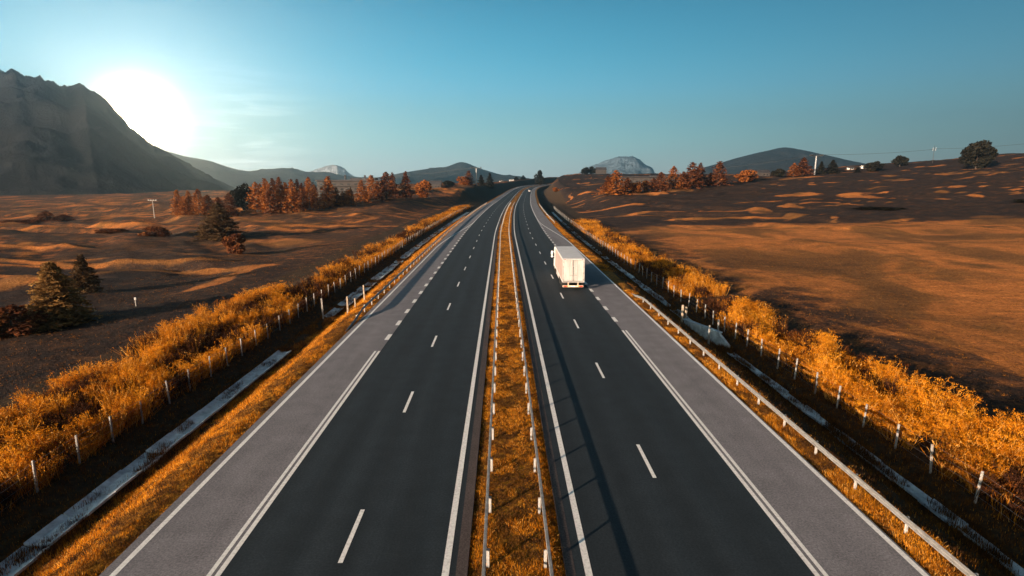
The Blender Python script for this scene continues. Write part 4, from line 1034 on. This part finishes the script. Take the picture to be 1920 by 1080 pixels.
turf('turf', -1.15, 1.98, 70, 260, 4000, 1.3, 'far short grass in the median', 404, .8)
turf('turf', 13.64, 15.3, 10, 62, 8500, 1.5, 'short dry orange grass under the right guardrail', 405, 1.1)
turf('turf', 13.9, 15.6, 76, 200, 2500, 1.2, 'far strip of short grass beside the right shoulder', 406)
def rough_grass(u0, u1, y0, y1, n, label, seed, hs, pr=None):
    r = np.random.default_rng(seed); pts, u = rand_pts(r, n, u0, u1, y0, y1, 1.4)
    s = np.stack([r.uniform(.9, 1.6, n), hs * r.uniform(.6, 1.5, n)], -1)
    scatter('rough_grass', pr or short_d, pts, s, TM, label, 'grass', seed)
rough_grass(-22.6, -20.2, 12, 120, 3500, 'dark rough grass between the left fence and the drain', 411, 1.8)
rough_grass(15.3, 19.4, 12, 120, 5000, 'dark rough grass on the shaded right bank', 412, 1.4)
rough_grass(20.5, 22.4, 12, 120, 3500, 'dark rough grass along the right fence', 413, 2.2)
rough_grass(-60, -30.5, 25, 130, 5000, 'sparse tufts across the left field', 414, 1.4, short_d)
rough_grass(29, 75, 22, 130, 9000, 'sparse tufts across the right field', 415, 1.1, short_d)

turf('turf', -18.9, -18.3, 10, 70, 2600, 1.3, 'grass hanging over the inner edge of the left drain', 421, 1.6)
rough_grass(-20.5, -19.9, 10, 70, 1500, 'dark grass hanging over the outer edge of the left drain', 422, 1.9)
rough_grass(19.3, 19.8, 10, 60, 1300, 'dark grass over the inner edge of the right drain', 423, 2.2)
rough_grass(20.2, 20.8, 10, 60, 1300, 'dark grass over the outer edge of the right drain', 424, 2.4)

def patchy(u0, u1, y0, y1, n, label, seed, hs, thr, dark=True):
    r = np.random.default_rng(seed); pts, u = rand_pts(r, n, u0, u1, y0, y1, 1.2)
    f = fbm(pts[:, 0] / .9 + seed, pts[:, 1] / 1.7, 3); pts = pts[f > thr]; n = len(pts)
    scatter('rough_grass', short_d if dark else short, pts, np.stack([r.uniform(.9, 1.7, n), hs * r.uniform(.6, 1.5, n)], -1), TM, label, 'grass', seed)
patchy(19.4, 20.7, 10, 60, 9000, 'dark grass growing over the broken right drain', 431, 4.0, .44)
patchy(-20.3, -18.5, 10, 60, 7000, 'dark grass creeping over the left drain', 432, 3.2, .54)
patchy(-20.3, -18.5, 60, 200, 4000, 'dark grass over the far left drain', 433, 4.0, .45)
patchy(19.4, 20.7, 60, 200, 4000, 'dark grass over the far right drain', 434, 4.2, .42)

# ------------------------------------------------------------------ haze
HZ = Mt('haze_air')
pv = HZ.n('ShaderNodeVolumePrincipled'); pv.inputs['Density'].default_value = 0.00018; pv.inputs['Color'].default_value = (.62, .84, .94, 1); pv.inputs['Anisotropy'].default_value = .80
HZ.l(pv.outputs[0], HZ.o.inputs['Volume'])
m = MB(); m.box((0, 2000, 240), (12000, 8000, 900)); hz = m.build('haze', HZ.m); tag(hz, kind='stuff')
